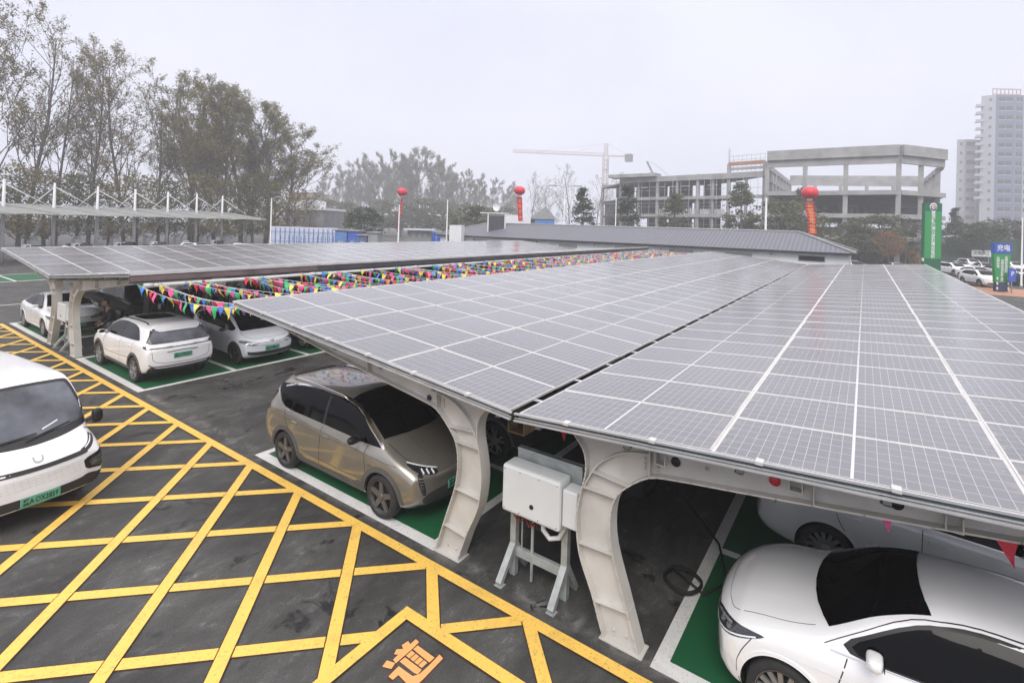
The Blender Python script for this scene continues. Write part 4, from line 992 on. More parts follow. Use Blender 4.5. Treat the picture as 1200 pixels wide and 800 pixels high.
# ---- E: tall white electric van
def make_van():
    Lh = 2.42
    sp = dict(name='electric_van', boxy=1, L=4.84, W=1.76, R=.34, wf=1.50, wr=-1.40, paint=M['white_paint'],
      top=[(-Lh,1.86),(-2.3,1.94),(-1.0,1.985),(.6,1.985),(1.08,1.965),(1.26,1.90),(1.72,1.44),(1.98,1.20),(2.25,1.06),(2.36,.98),(Lh,.88)],
      belt=[(-Lh,1.05),(-1,1.10),(1.0,1.10),(1.6,1.08),(2.0,1.02),(2.3,.92),(Lh,.80)],
      bot=[(-Lh,.34),(-2.0,.24),(0,.20),(1.9,.22),(2.2,.25),(Lh,.32)],
      hw=[(-Lh,.84),(-2.0,.87),(0,.88),(1.5,.88),(2.0,.875),(2.25,.865),(Lh,.84)], tum=.13, shoulder=.965,
      nose=(.13, [(0,.10),(.3,.02),(.5,.0),(.75,.02),(1.0,.10),(1.3,.2)]), tail=(.10, [(0,.05),(.4,0),(1.2,.02),(1.9,.10)]))
    c = Car(sp)
    c.patch('windshield', [(-.66,1.885),(-.3,1.90),(0,1.905),(.3,1.90),(.66,1.885),(.71,1.84),(.825,1.24),(.80,1.19),(.4,1.13),(0,1.11),(-.4,1.13),(-.80,1.19),(-.825,1.24),(-.71,1.84)], 'F', M['dark'], rnd=1, off=.003, label='black surround of the windscreen')
    c.patch('windshield_glass', [(-.62,1.845),(-.3,1.86),(0,1.865),(.3,1.86),(.62,1.845),(.665,1.80),(.77,1.32),(.75,1.28),(.4,1.22),(0,1.205),(-.4,1.22),(-.75,1.28),(-.77,1.32),(-.665,1.80)], 'F', M['glass_blue'], rnd=1, off=.009)
    c.line('wiper', [(-.55,1.20),(.10,1.23)], 'F', .018, M['black'], .022); c.line('wiper', [(-.05,1.17),(.55,1.27)], 'F', .018, M['black'], .026)
    c.line('paper_slip', [(.18,1.265),(.40,1.335)], 'F', .016, M['white'], .014)
    c.patch('side_window', [(1.60,1.22),(1.30,1.68),(.95,1.72),(.52,1.72),(.52,1.20)], 'L', M['glass'], rnd=1, both=True)
    c.patch('side_window', [(.36,1.72),(-.9,1.72),(-.9,1.22),(.36,1.20)], 'L', M['glass'], rnd=1, both=True)
    c.line('door_seam', [(1.66,.26),(1.70,.9),(1.60,1.2)], 'L', both=True); c.line('door_seam', [(.44,.26),(.44,1.80)], 'L', both=True); c.line('door_seam', [(-.95,.5),(-.95,1.80)], 'L', both=True)
    c.line('grille_bar', [(-.62,.885),(-.55,.87),(0,.848),(.55,.87),(.62,.885)], 'F', .062, M['trim'], .006)
    c.line('grille_bar', [(-1.235,.885),(-1.12,.92),(-.98,.985),(-.86,1.04)], 'D', .055, M['trim'], .006, both=True); c.line('lamp_strip', [(-1.18,.915),(-1.05,.965),(-.92,1.025)], 'D', .012, M['lamp_white'], .012, both=True)
    c.patch('headlight', [(-1.27,.74),(-1.22,.775),(-.93,.85),(-.90,.82),(-.92,.58),(-.96,.53),(-1.22,.585),(-1.26,.62)], 'D', M['dark'], both=True, rnd=0)
    c.patch('headlight_lens', [(-1.22,.735),(-.96,.80),(-.95,.61),(-.99,.575),(-1.20,.615)], 'D', M['lamp_dark'], rnd=1, both=True, off=.012)
    for k in range(3): c.line('lamp_strip', [(-1.19,.64+.035*k),(-.98,.70+.035*k)], 'D', .012, M['lamp'], .016, both=True)
    c.patch('front_bumper', [(-1.22,.47),(-1.05,.50),(-.80,.44),(-.72,.28),(-1.2,.28)], 'D', M['trim'], both=True)
    c.patch('front_bumper', [(-.80,.48),(-.62,.525),(-.50,.48),(.50,.48),(.62,.525),(.80,.48),(.80,.30),(-.80,.30)], 'F', M['trim'], rnd=1)
    # faint stamped lattice below the bar
    for k in range(13): c.line('grille_lattice', [(-.48+.08*k,.76),(-.44+.08*k,.60)], 'F', .005, M['white_box'], .004)
    for k in range(4): c.line('grille_lattice', [(-.52,.62+.045*k),(.52,.62+.045*k)], 'F', .005, M['white_box'], .004)
    c.line('badge', [(-.055,1.0),(-.05,.94),(0,.925),(.05,.94),(.055,1.0)], 'F', .020, M['galv'], .010)
    c.line('bonnet_seam', [(-.84,1.02),(-.80,1.10),(-.72,1.13)], 'F', .010, both=True)
    c.archtrim(M['trim'], .03); c.mirror(1.72,1.20,M['dark'],(.14,.16,.26), .02); c.wheels(M['rim'], 6)
    c.plate('F', 0, .41, '冀A·DX3859')
    return c.root
def put(root, x, y, hd, label, cat='car', group=None):
    root.location = (x, y, 0); root.rotation_euler = (0, 0, radians(hd)); tag(root, label, cat, group); return root

CG = 'parked cars'
bronze = put(make_bronze(), 6.52, 7.77, -90, 'grey-bronze electric crossover parked nose-in beside the left curved leg', 'car', CG)
suvW = put(make_suv(), 6.70, 18.48, 90, 'white electric SUV seen from behind, green plate, parked under the second canopy', 'car', CG)
hatch = put(make_hatch(), 9.36, 18.22, -90, 'silver-white electric hatchback with a black roof facing out beside the white SUV', 'car', CG)
sedF = put(make_sedan(M['white_paint']), 6.48, -.86, 90, 'glossy white saloon cut off at the lower right, black windscreen, under the near arm', 'car', CG)
sedD = copy_tree(sedF); put(sedD, 6.65, 27.30, -90, 'white saloon facing out beyond the second canopy\'s column pair, left side of the yard', 'car', CG)
sedG = copy_tree(sedF); sedG.name = 'silver_sedan'; put(sedG, 9.45, -.95, -90, 'pale grey saloon in the shade just behind the glossy white saloon', 'car', CG)
for ch in kids(sedG):
    if ch.type == 'MESH' and M['white_paint'].name in [m.name for m in ch.data.materials]:
        ch.data = ch.data.copy()
        for i, m in enumerate(ch.data.materials):
            if m == M['white_paint']: ch.data.materials[i] = M['silver']
van = put(make_van(), 2.07, 12.72, -83.5, 'white electric van with a blue-grey windscreen parked on the yellow hatching', 'van')

# dark cars added to block horizon light under the canopies, bar the hatchback's neighbour
def recolour(root, old, new):
    for ch in kids(root):
        if ch.type == 'MESH' and old in list(ch.data.materials):
            ch.data = ch.data.copy()
            for i, m in enumerate(ch.data.materials):
                if m == old: ch.data.materials[i] = new
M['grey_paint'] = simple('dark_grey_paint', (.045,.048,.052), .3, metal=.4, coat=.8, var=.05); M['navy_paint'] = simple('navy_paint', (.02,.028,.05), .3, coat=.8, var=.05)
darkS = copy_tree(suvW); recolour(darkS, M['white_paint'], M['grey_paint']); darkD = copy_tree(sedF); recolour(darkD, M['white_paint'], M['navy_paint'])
spots = [('SD'[k%2], 25.0+2.56*k, 18.5 if k%3 else 18.4, -90, 'added dark car far along the second canopy, one of several alike') for k in range(7)]+[('SD'[(k+1)%2], 14.46+2.56*k, 27.3, -90 if k%2 else 90, 'added dark car on the far side of the second canopy, one of several alike') for k in range(12)]
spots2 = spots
spots = [('S',9.35,7.6,-90,'added dark grey SUV in the shade beside the bronze crossover'),('D',11.95,7.5,90,'added dark navy saloon, third in the row beyond the bronze crossover'),('S',14.5,7.6,-90,'added dark grey SUV, fourth in the row beyond the bronze crossover'),
 ('S',12.05,-.75,-90,'added dark grey SUV deep under the right wing of the near canopy'),('D',14.6,-.7,90,'added dark navy saloon deepest under the right wing'),
 ('D',12.0,18.5,-90,'dark navy saloon beside the silver-white hatchback, its wheel showing'),('S',14.55,18.5,-90,'added dark grey SUV second beyond the silver-white hatchback'),('D',17.2,18.4,90,'added dark navy saloon third beyond the silver-white hatchback'),
 ('S',9.3,27.3,-90,'dark grey SUV behind the white saloon at the yard\'s left'),('D',11.9,27.3,90,'added dark navy saloon in the far side of the second canopy'),('S',19.8,18.5,-90,'added dark grey SUV further down the second canopy, under the pennants'),('D',22.4,18.5,-90,'added dark navy saloon far down the second canopy, under the pennants')]  # the dark grey SUV behind the white saloon is added too
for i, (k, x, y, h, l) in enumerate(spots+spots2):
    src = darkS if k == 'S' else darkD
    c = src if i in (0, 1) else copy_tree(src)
    put(c, x, y, h, l, 'car', 'dark cars in the canopy shade, all but one added'); c.name = 'parked_car'
    for ch in kids(c):
        if ch.name.startswith('license_plate'):
            for q in kids(ch): bpy.data.objects.remove(q)
            bpy.data.objects.remove(ch)
# ================================================================ vegetation
def unit(rnd):
    while True:
        v = Vector((rnd.uniform(-1,1), rnd.uniform(-1,1), rnd.uniform(-1,1)))
        if .05 < v.length < 1: return v.normalized()
def leaf(mb, p, s, rnd):
    a = unit(rnd); b = a.orthogonal().normalized(); c = a.cross(b); an = rnd.uniform(0, pi); u = (b*cos(an)+c*sin(an))*s*rnd.uniform(.6,1.2); w = (c*cos(an)-b*sin(an))*s*.62*rnd.uniform(.6,1.2)
    mb.quad(p-u, p+w, p+u, p-w)
LM = {}
LM['sparse'] = leaf_mat('autumn_poplar_leaves', [(0,(.14,.13,.06)),(.5,(.22,.19,.08)),(.8,(.32,.26,.11)),(1,(.22,.16,.10))])
LM['green'] = leaf_mat('green_poplar_leaves', [(0,(.12,.13,.062)),(.5,(.21,.205,.090)),(.85,(.30,.26,.115)),(1,(.38,.30,.14))])
LM['dark'] = leaf_mat('dark_evergreen_leaves', [(0,(.034,.055,.036)),(.5,(.055,.080,.048)),(1,(.09,.115,.062))])
LM['mid'] = leaf_mat('mid_green_leaves', [(0,(.065,.088,.048)),(.5,(.105,.125,.062)),(1,(.18,.175,.085))])
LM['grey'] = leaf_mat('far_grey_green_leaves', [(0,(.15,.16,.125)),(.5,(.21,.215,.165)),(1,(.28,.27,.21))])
LM['orange'] = leaf_mat('orange_leaves', [(0,(.16,.10,.045)),(.5,(.26,.14,.055)),(1,(.34,.20,.08))])
def grow(mb, p, d, ln, r, lvl, maxl, rnd, tips, up=.10, nch=(4,6), spread=(.45,.85), sides=(8,5,4,3), seg=5, wob=.10):
    pts = [p]; rs = [r]; q = p; dd = d
    for i in range(seg):
        dd = (dd+unit(rnd)*wob+Vector((0,0,up))).normalized(); q = q+dd*(ln/seg); pts.append(q); rs.append(max(.006, r*(1-.80*(i+1)/seg)))
    mb.tube(pts, rs, sides[min(lvl, 3)], cap=False)
    if lvl >= maxl: tips.append((pts, lvl)); return
    if lvl >= 1: tips.append((pts[2:], lvl))
    n = rnd.randint(*nch) if lvl else nch[1]*3
    for k in range(n):
        f = rnd.uniform(.25, .97) if lvl else .16+.82*k/n; i = min(int(f*seg), seg-1); t = f*seg-i
        b = pts[i].lerp(pts[i+1], t); ax = (pts[i+1]-pts[i]).normalized(); side = unit(rnd); side = (side-ax*side.dot(ax)).normalized()
        an = rnd.uniform(*spread); nd = ax*cos(an)+side*sin(an)
        l2 = ln*((.50-.30*f) if lvl == 0 else .55*(1.1-.5*f))*rnd.uniform(.75,1.2)
        grow(mb, b, nd, l2, r*(.38*(1.05-.6*f) if lvl == 0 else .5), lvl+1, maxl, rnd, tips, up, nch, spread, sides, max(3, seg-1), wob)
class TreeKind: pass
def poplar(h, seed, nleaf, ls, mat, low_bias=1.0, maxl=3, spread=(.35,.75), bark='bark', r=.26, nch=(4,6), top_thin=0.0, jit=.5):
    rnd = random.Random(seed); tb = MB(); tips = []
    grow(tb, Vector((0,0,0)), Vector((0,0,1)), h, r, 0, maxl, rnd, tips, .10, nch, spread)
    lb = MB()
    segs = [(a, b) for pts, l in tips for a, b in zip(pts, pts[1:])]
    for i in range(nleaf):
        a, b = rnd.choice(segs); p = a.lerp(b, rnd.random())+unit(rnd)*rnd.uniform(0, jit)
        f = p.z/h
        if rnd.random() < top_thin*sstep(.25, .85, f)*1.0: continue
        for _ in range(2): leaf(lb, p+unit(rnd)*ls*.9, ls*rnd.uniform(.6,1.25), rnd)
    k = TreeKind(); k.t = tb.mesh('trunk', M[bark]); k.c = lb.mesh('crown', mat); k.h = sorted(v.co.z for v in k.c.vertices)[int(len(k.c.vertices)*.995)]; return k
def clump_tree(h, rx, shape, seed, n, ls, mat, bark='bark', base=.25, r=.14, clump=26, spreadc=.5):
    rnd = random.Random(seed); tb = MB(); lb = MB(); tb.tube([(0,0,0),(.05,0,h*.4),(0,.05,h*.93)], [r, r*.7, r*.15], 7)
    for i in range(n):
        f = rnd.random()
        if shape == 'cone': z = h*(base+(1-base)*f); R = rx*(1.0-f)**.75*(.55+.45*rnd.random())*rnd.uniform(.75,1.2)+.12
        elif shape == 'col': z = h*(base+(1-base)*f); R = rx*(sin(pi*min(.98,(f*.86+.14)))**.6)*rnd.uniform(.5,1.15)
        else: a = rnd.uniform(-1,1); z = h*(base+(1-base)*(a*.5+.5)); R = rx*sqrt(max(0,1-a*a))*rnd.random()**.4*rnd.uniform(.8,1.15)
        th = rnd.uniform(0, 2*pi); c = Vector((R*cos(th), R*sin(th), z))
        if i % 3 == 0: tb.tube([(0,0,max(.3,z-R*.6)), c*.55+Vector((0,0,z*.42)), c], [r*.3, r*.18, .01], 4, cap=False)
        cs = spreadc*rnd.uniform(.6,1.25)
        for k in range(clump):
            v = unit(rnd)*cs*rnd.random()**.5; v.z *= .6; leaf(lb, c+v, ls*rnd.uniform(.7,1.3), rnd)
    k = TreeKind(); k.t = tb.mesh('trunk', M[bark]); k.c = lb.mesh('crown', mat); k.h = h; return k
def plant_tree(kind, name, loc, h, label, group, wid=1.0, rz=0.0, crown=True):
    s = h/kind.h; e = empty(name, loc, rz, label, 'tree', group); e.scale = (s*wid, s*wid, s)
    link('trunk', kind.t, e)
    if crown: link('crown', kind.c, e)
    return e
K = {}
K['pa'] = poplar(26, 11, 8200, .115, LM['sparse'], top_thin=.55); K['pb'] = poplar(26, 12, 9500, .115, LM['sparse'], spread=(.3,.65), top_thin=.45); K['pc'] = poplar(26, 13, 7500, .115, LM['sparse'], spread=(.4,.9), top_thin=.6)
K['ga'] = poplar(22, 21, 13000, .115, LM['green'], jit=.5, spread=(.3,.6), top_thin=.5); K['gb'] = poplar(22, 22, 13500, .115, LM['green'], jit=.55, spread=(.3,.7), top_thin=.4)
K['un'] = clump_tree(9, 3.8, 'ball', 31, 105, .13, LM['sparse'], base=.15, clump=30, spreadc=1.2, r=.2); K['un2'] = clump_tree(9, 3.4, 'ball', 32, 120, .14, LM['mid'], base=.2, clump=30, spreadc=1.1, r=.2)
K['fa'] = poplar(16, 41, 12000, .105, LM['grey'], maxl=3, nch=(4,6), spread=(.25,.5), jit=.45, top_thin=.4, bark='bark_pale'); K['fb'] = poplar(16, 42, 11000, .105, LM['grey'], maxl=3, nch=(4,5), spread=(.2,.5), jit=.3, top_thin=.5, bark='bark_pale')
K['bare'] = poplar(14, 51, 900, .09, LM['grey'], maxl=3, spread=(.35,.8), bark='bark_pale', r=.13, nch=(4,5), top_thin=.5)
K['con'] = clump_tree(9, 1.9, 'cone', 61, 120, .13, LM['dark'], base=.1, clump=30, spreadc=.55); K['con2'] = clump_tree(9, 2.2, 'cone', 62, 130, .14, LM['mid'], base=.08, clump=28, spreadc=.6)
K['round'] = clump_tree(6, 2.6, 'ball', 71, 110, .13, LM['dark'], base=.30, clump=34, spreadc=.7); K['rmid'] = clump_tree(6, 2.8, 'ball', 72, 120, .14, LM['mid'], base=.25, clump=32, spreadc=.75)
K['or'] = clump_tree(5, 2.0, 'ball', 73, 60, .12, LM['orange'], base=.35, clump=26, spreadc=.6)

def horizon_y(x): return 246.3+.0293*x
def top_h(px, ytop, d): return CAMZ + (at(px, ytop, d).z-CAMZ)
GL = 'tall poplars behind the membrane carport'
row = [(-45,-70,50,'pa',1.0),(-8,-28,54,'pb',1.05),(32,6,58,'pc',1.0),(66,44,61,'pa',.9),(104,38,64,'pb',1.0),(146,56,67,'pc',1.0),(186,74,70,'pa',1.0),(222,88,73,'pb',1.1)]
lab = ['sparse tall poplar at the frame edge, only part of its crown seen','tallest sparse poplar at the left edge','sparse poplar, first whole one from the left edge','sparse poplar, second whole one from the left edge','sparse poplar with a rounded top, third whole one from the left','sparse poplar, fourth whole one from the left, over the carport masts','sparse poplar, fifth whole one, before the denser green trees','half-bare poplar just left of the denser green poplars']
for i, ((px, yt, d, k, w), l) in enumerate(zip(row, lab)):
    d += 12; plant_tree(K[k], 'poplar_tree', foot(px, d), top_h(px, yt, d), l, GL, w*1.05, i*1.3)
for i, (px, yt, d, k, w, l) in enumerate([(252,96,76,'ga',1.05,'green poplar, first of the dense group right of the bare ones'),(283,108,78,'gb',1.15,'green poplar in the middle of the dense group'),(312,120,80,'ga',1.35,'dense dark green poplar bulging at the right end of the row'),(336,142,83,'gb',1.3,'lowest green poplar at the right end of the row, by the street lamp'),(226,92,79,'gb',1.0,'green poplar standing behind the last half-bare one'),(296,120,84,'gb',1.1,'green poplar tucked behind the middle of the dense group'),(268,104,81,'ga',1.0,'second green poplar from the left of the dense group')]):
    d += 10; plant_tree(K[k], 'poplar_tree', foot(px, d), top_h(px, yt, d), l, GL, w*1.25, i*2.1)
rt = random.Random(9)
for i, (px, yt) in enumerate([(-20,196),(22,192),(52,200),(92,206),(128,214),(160,204),(196,212),(232,206),(262,212),(292,205),(322,214),(345,226)]):
    d = 63+i*2.4; plant_tree(K['un' if i % 3 else 'un2'], 'understorey_tree', foot(px, d), top_h(px, yt, d), 'bushy low tree filling the gap under the poplars, one of a long row', 'low trees under the poplars', rt.uniform(1.0,1.4), i)
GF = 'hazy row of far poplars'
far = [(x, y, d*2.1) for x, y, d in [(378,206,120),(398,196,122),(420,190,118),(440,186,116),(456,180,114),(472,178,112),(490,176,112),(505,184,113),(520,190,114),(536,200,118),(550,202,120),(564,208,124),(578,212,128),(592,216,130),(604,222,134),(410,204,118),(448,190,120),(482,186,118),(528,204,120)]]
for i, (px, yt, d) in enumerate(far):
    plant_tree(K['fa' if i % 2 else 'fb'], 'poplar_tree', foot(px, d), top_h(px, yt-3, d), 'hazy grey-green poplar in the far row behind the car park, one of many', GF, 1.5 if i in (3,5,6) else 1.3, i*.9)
for i, (px, yt, d) in enumerate([(385,236,100),(405,238,100),(448,236,100),(470,238,98),(500,234,100),(520,238,100),(545,240,104),(566,244,106),(590,244,108)]):
    d *= 1.7
    plant_tree(K['rmid'], 'shrubby_tree', foot(px, d), top_h(px, yt, d), 'low hazy tree at the foot of the far poplars, one of many', 'low trees at the foot of the far poplars', 1.5, i)
for i, (px, yt, d, l) in enumerate([(622,206,95,'bare grey tree beside the middle red balloon'),(640,214,100,'bare grey tree behind the grey gabled house'),(668,196,95,'tallest bare tree, right of the twin-headed lamp'),(700,210,100,'bare tree in front of the crane mast'),(722,206,104,'bare tree just left of the concrete frame'),(1062,262,90,'bare twiggy tree left of the green sign board')]):
    plant_tree(K['bare'], 'bare_tree', foot(px, d), top_h(px, yt-4, d), l, 'bare trees by the building site', 1.15, i*1.7)
for (px, yt, d, k, w, l) in [(683,221,80,'con',1.25,'dark upright evergreen right of the twin-headed lamp'),(735,218,80,'con',1.2,'dark upright evergreen at the left end of the concrete frame'),(790,228,84,'con2',1.5,'wider olive green tree in front of the low concrete frame'),(868,215,84,'con2',1.25,'tall green tree left of the white lamp pole'),(922,238,84,'rmid',1.5,'broad green tree behind the right-hand balloon'),(940,222,88,'con2',1.0,'thin green tree rising behind the right-hand balloon'),(1000,262,86,'rmid',1.6,'round green tree right of the tiled roof'),(1033,254,88,'rmid',1.7,'round green tree behind the small orange tree'),(1072,262,92,'rmid',1.2,'green tree just left of the green sign board'),(1130,262,92,'round',1.5,'dark green tree right of the green sign board'),(1120,244,96,'con',1.0,'thin dark tree against the pale low tower'),(1155,262,94,'rmid',1.5,'round green tree below the apartment towers'),(1192,258,94,'round',1.6,'dark green tree at the right edge of the frame'),(427,243,78,'round',1.0,'single dark round tree by the blue kiosks'),(560,244,80,'rmid',1.4,'green bush behind the left end of the tiled roof')]:
    plant_tree(K[k], 'green_tree', foot(px, d), top_h(px, yt, d), l, 'green trees behind the tiled building', w, px*.1)
plant_tree(K['or'], 'maple_tree', foot(1043, 76), top_h(1043, 272, 76), 'small orange-leaved tree in front of the green hoarding', None, 1.0)
plant_tree(K['or'], 'maple_tree', foot(1072, 72), top_h(1072, 294, 72), 'low rust-coloured bush left of the green sign board', None, .9)

# ================================================================ membrane carport, far left
P0, P1 = Vector((15.3, 66.5, 0)), Vector((34.6, 73.2, 0))
ax = (P1-P0).normalized(); nrm = Vector((-ax.y, ax.x, 0)); stepv = (P1-P0)/5
cp = empty('membrane_carport', P0, atan2(ax.y, ax.x), 'pale membrane carport with white masts and tie rods in front of the poplars', 'carport')
SP = stepv.length
for k in range(-3, 6):
    x = k*SP; mb = MB(); mb.tube([(x,0,0),(x,0,4.0),(x,0,7.7)], [.17,.15,.10], 10); mb.build('mast', M['white_box'], cp)
    mb = MB(); mb.tube([(x-.9,-.2,4.6),(x-1.6,1.5,0.1)], .09, 8); mb.build('brace', M['galv'], cp)
    mb = MB(); mb.tube([(x,0,7.3),(x+3.2,-.9,5.3)], .05, 6); mb.build('tie_rod', M['white_box'], cp)
    mb = MB(); mb.tube([(x,0,7.3),(x-1.0,1.6,5.3)], .05, 6); mb.build('tie_rod', M['white_box'], cp)
    mb = MB(); pts = []
    for i in range(9): f = i/8; pts.append((x-1.6+4.4*f, 2.6-5.6*f, 5.44-.95*f**1.7))
    for a, b in zip(pts, pts[1:]): mb.bar(a, b, .16, .22)
    mb.build('rib', M['steel_grey'], cp)
mb = MB(); nx, ny = 54, 10
def mem(i, j):
    x = -4*SP+(i/nx)*(9.55*SP); f = j/ny; ph = (x/SP) % 1
    return (x-1.6+4.4*f, 2.6-5.6*f, 5.40-.95*f**1.7+.08*sin(pi*ph))
for i in range(nx):
    for j in range(ny): mb.quad(mem(i,j), mem(i+1,j), mem(i+1,j+1), mem(i,j+1), sm=True)
o = mb.build('membrane_roof', M['membrane'], cp, fix=False); so_ = o.modifiers.new('t', 'SOLIDIFY'); so_.thickness = .04
# charging posts and boxes below it
def charge_post(p, rz, label):
    r = empty('charging_post', p, rz, label, 'charging post', 'charging posts under the membrane carport')
    mb = MB(); mb.box((-.35,-.3,0),(.35,.3,2.1)); mb.build('cabinet', M['galv'], r, bevel=.05); mb = MB(); mb.box((-.2,-.31,2.1),(.2,.2,2.35)); mb.build('top_cap', M['steel_grey'], r, bevel=.03)
    return r
cps = None
for k in range(8):
    p = P0+stepv*(-.55+k*.92)+nrm*-1.0
    lab_ = 'grey charging post under the membrane carport, one of a row'
    if cps is None: cps = charge_post(p, atan2(ax.y, ax.x), lab_)
    else: c = copy_tree(cps); c.location = p
def signbox(p, label):
    r = empty('marker_box', p, atan2(ax.y, ax.x), label, 'marker box', 'white square boxes beside the charging posts')
    mb = MB(); mb.box((-.55,-.2,1.2),(.0,.2,1.75)); mb.build('box', M['white_box'], r, bevel=.03); mb = MB(); mb.lathe([(0,0),(.17,0),(.19,-.02)], 14, axis='y', c=(-.27,-.21,1.47)); mb.build('dark_disc', M['dark'], r)
    mb = MB(); mb.box((.0,-.15,0),(1.2,.15,1.65)); mb.build('cabinet', M['trim'], r, bevel=.03); return r
sb = None
for k in range(6):
    p = P0+stepv*(-.85+k*1.0)+nrm*-2.6
    if sb is None: sb = signbox(p, 'white box with a dark disc beside a low black cabinet, one of a row')
    else: c = copy_tree(sb); c.location = p
# cars parked below the membrane: only their roofs show over the panels
labs = ['white car under the membrane carport, leftmost roof of its line','white car roof between two masts of the membrane carport','dark car roof under the middle of the membrane carport','white car under the membrane carport near its right end','silver car roof at the right end of the membrane carport','dark green car roof beside the lamp post','white car roof hidden behind the panels under the first mast']
for (src, px, d, l) in [(suvW,150,58,0),(sedF,182,58,1),(suvW,232,60,2),(sedF,262,60,3),(suvW,292,62,4),(sedF,312,62,5),(sedF,96,57,6)]:
    c = copy_tree(src); f = foot(px, d); put(c, f.x, f.y, -78, labs[l], 'car', 'cars under the membrane carport'); c.name = 'parked_car'
    for ch in kids(c):
        if ch.name.startswith('license_plate'):
            for q in kids(ch): bpy.data.objects.remove(q)
            bpy.data.objects.remove(ch)

# ================================================================ tiled building behind the canopies
tb = empty('tiled_roof_building', (48.0, 1.0, 0), 0, 'long low white building with a grey tiled hip roof behind the canopies', 'building')
WL = 43.6
mb = MB(); mb.box((0,0,0),(7.6,WL,3.30)); mb.build('wall', M['wall_white'], tb)
mb = MB(); e = .45; z0, z1 = 3.36, 4.95
A, B, C_, D_ = (-e,-e,z0),(7.6+e,-e,z0),(7.6+e,WL+e,z0),(-e,WL+e,z0); R1, R2 = (3.8,3.9,z1),(3.8,WL-4.5,z1)
mb.quad(A, D_, R2, R1); mb.quad(B, R1, R2, C_) ; mb.poly([A, R1, B]); mb.poly([D_, C_, R2])
def tile_mat():
    m, nt, b = newmat('grey_roof_tiles'); tc = N(nt, 'ShaderNodeTexCoord'); sx = N(nt, 'ShaderNodeSeparateXYZ'); L(nt, tc.outputs['Object'], sx.inputs[0])
    wv = N(nt, 'ShaderNodeMath', operation='MULTIPLY'); L(nt, sx.outputs['Y'], wv.inputs[0]); wv.inputs[1].default_value = 2*pi/.34
    sn = N(nt, 'ShaderNodeMath', operation='SINE'); L(nt, wv.outputs[0], sn.inputs[0])
    r = ramp(nt, sn.outputs[0], [(0, (.125,.13,.155)), (.6, (.165,.17,.20))]); L(nt, r.outputs['Color'], b.inputs['Base Color']); b.inputs['Roughness'].default_value = .55
    bp = N(nt, 'ShaderNodeBump', Strength=.35, Distance=.04); L(nt, sn.outputs[0], bp.inputs['Height']); L(nt, bp.outputs['Normal'], b.inputs['Normal']); return m
M['tiles'] = tile_mat()
mb.build('roof', M['tiles'], tb)
mb = MB(); mb.box((-e-.02,-e-.02,3.22),(-e+.10,WL+e+.02,3.38)); mb.box((-e+.1,-e-.02,3.24),(7.6+e,-e+.08,3.37)); mb.build('eave_gutter', M['trim'], tb)
mb = MB(); mb.tube([(3.8,3.9,z1+.03),(3.8,WL-4.5,z1+.03)], .09, 8); 
for a in (A, B): mb.tube([Vector(a)+Vector((0,0,.06)), Vector(R1)+Vector((0,0,.04))], .085, 8)
for a in (C_, D_): mb.tube([Vector(a)+Vector((0,0,.06)), Vector(R2)+Vector((0,0,.04))], .085, 8)
mb.build('ridge_tiles', M['steel_grey'], tb)
for y, w, h in ((1.6,1.9,.45),(7,2.2,.3),(12,2.2,.3),(17.5,2.2,.3),(24,2.2,.3),(30,2.2,.3),(36,2.2,.3),(40.3,2.0,.5)):
    mb = MB(); mb.box((-.05,y,2.70-h*.3),(-.01,y+w,2.85+h*.4)); o = mb.build('window', M['steel_grey'], tb); mb = MB(); mb.box((-.06,y+.06,2.76-h*.3),(-.05,y+w-.06,2.80+h*.4)); mb.build('pane', M['window'] if h > .4 else M['steel_grey'], o)
for y in (5.5,15,22,29,38): mb = MB(); mb.tube([(-.12,y,3.0),(-.02,y,3.0)], .05, 8); mb.build('wall_lamp', M['dark'], tb)

# things on and behind its roof line
def block(name, px0, px1, ytop, ybot_z, d, depth, mat, label, cat, parts=(), bevel=0.0):
    a, b = foot(px0, d), foot(px1, d); w = (b-a).length; c = (a+b)/2; rz = atan2((b-a).y, (b-a).x); h = top_h((px0+px1)/2, ytop, d)
    r = empty(name, c, rz, label, cat); mb = MB(); mb.box((-w/2,0,ybot_z),(w/2,depth,h)); mb.build('wall', mat, r, bevel=bevel); r['w'] = w; r['h'] = h; return r, w, h
r, w, h = block('display_screen', 572, 592, 251, 2.5, 62, .4, M['steel_grey'], 'dark framed screen standing on legs behind the tiled roof', 'screen')
mb = MB(); mb.box((-w/2+.12,-.05,3.0),(w/2-.12,-.01,h-.2)); mb.build('screen_face', M['lamp_dark'], r)
for sx in (-1,1): mb = MB(); mb.box((sx*w/2-.08,-.1,0),(sx*w/2+.08,.1,h+.12)); mb.build('leg', M['white_box'], r)
mb = MB(); mb.bar((-w/2-1.0,0,h+.12),(w/2+.5,0,h+.12),.3,.12); mb.build('top_rail', M['white_box'], r)
dsh = empty('satellite_dish', at(583,250,64)*1, 0, 'small white satellite dish above the framed screen', 'satellite dish'); dsh.location.z = 0
zz = at(583,242,64).z; mb = MB(); mb.tube([(0,0,0),(0,0,zz-.4)], .06, 8); mb.build('mast', M['galv'], dsh); mb = MB(); mb.lathe([(0,.12),(.3,.08),(.55,-.05),(.6,-.14)], 20, axis='x', c=(-.1,0,zz)); mb.build('dish', M['white'], dsh)
block('site_hut', 592, 622, 252, 0, 74, 5, M['white'], 'long white site hut just behind the tiled roof, beside the red balloon', 'hut')
r, w, h = block('gabled_house', 622, 650, 257, 0, 78, 7, M['concrete_dark'], 'small grey gabled house behind the tiled roof', 'house')
mb = MB(); mb.prism([(-w/2-.3,-.4,h),(w/2+.3,-.4,h),(w*.12,-.4,h+2.0)], (0,7.8,0)); mb.build('roof', M['steel_grey'], r)
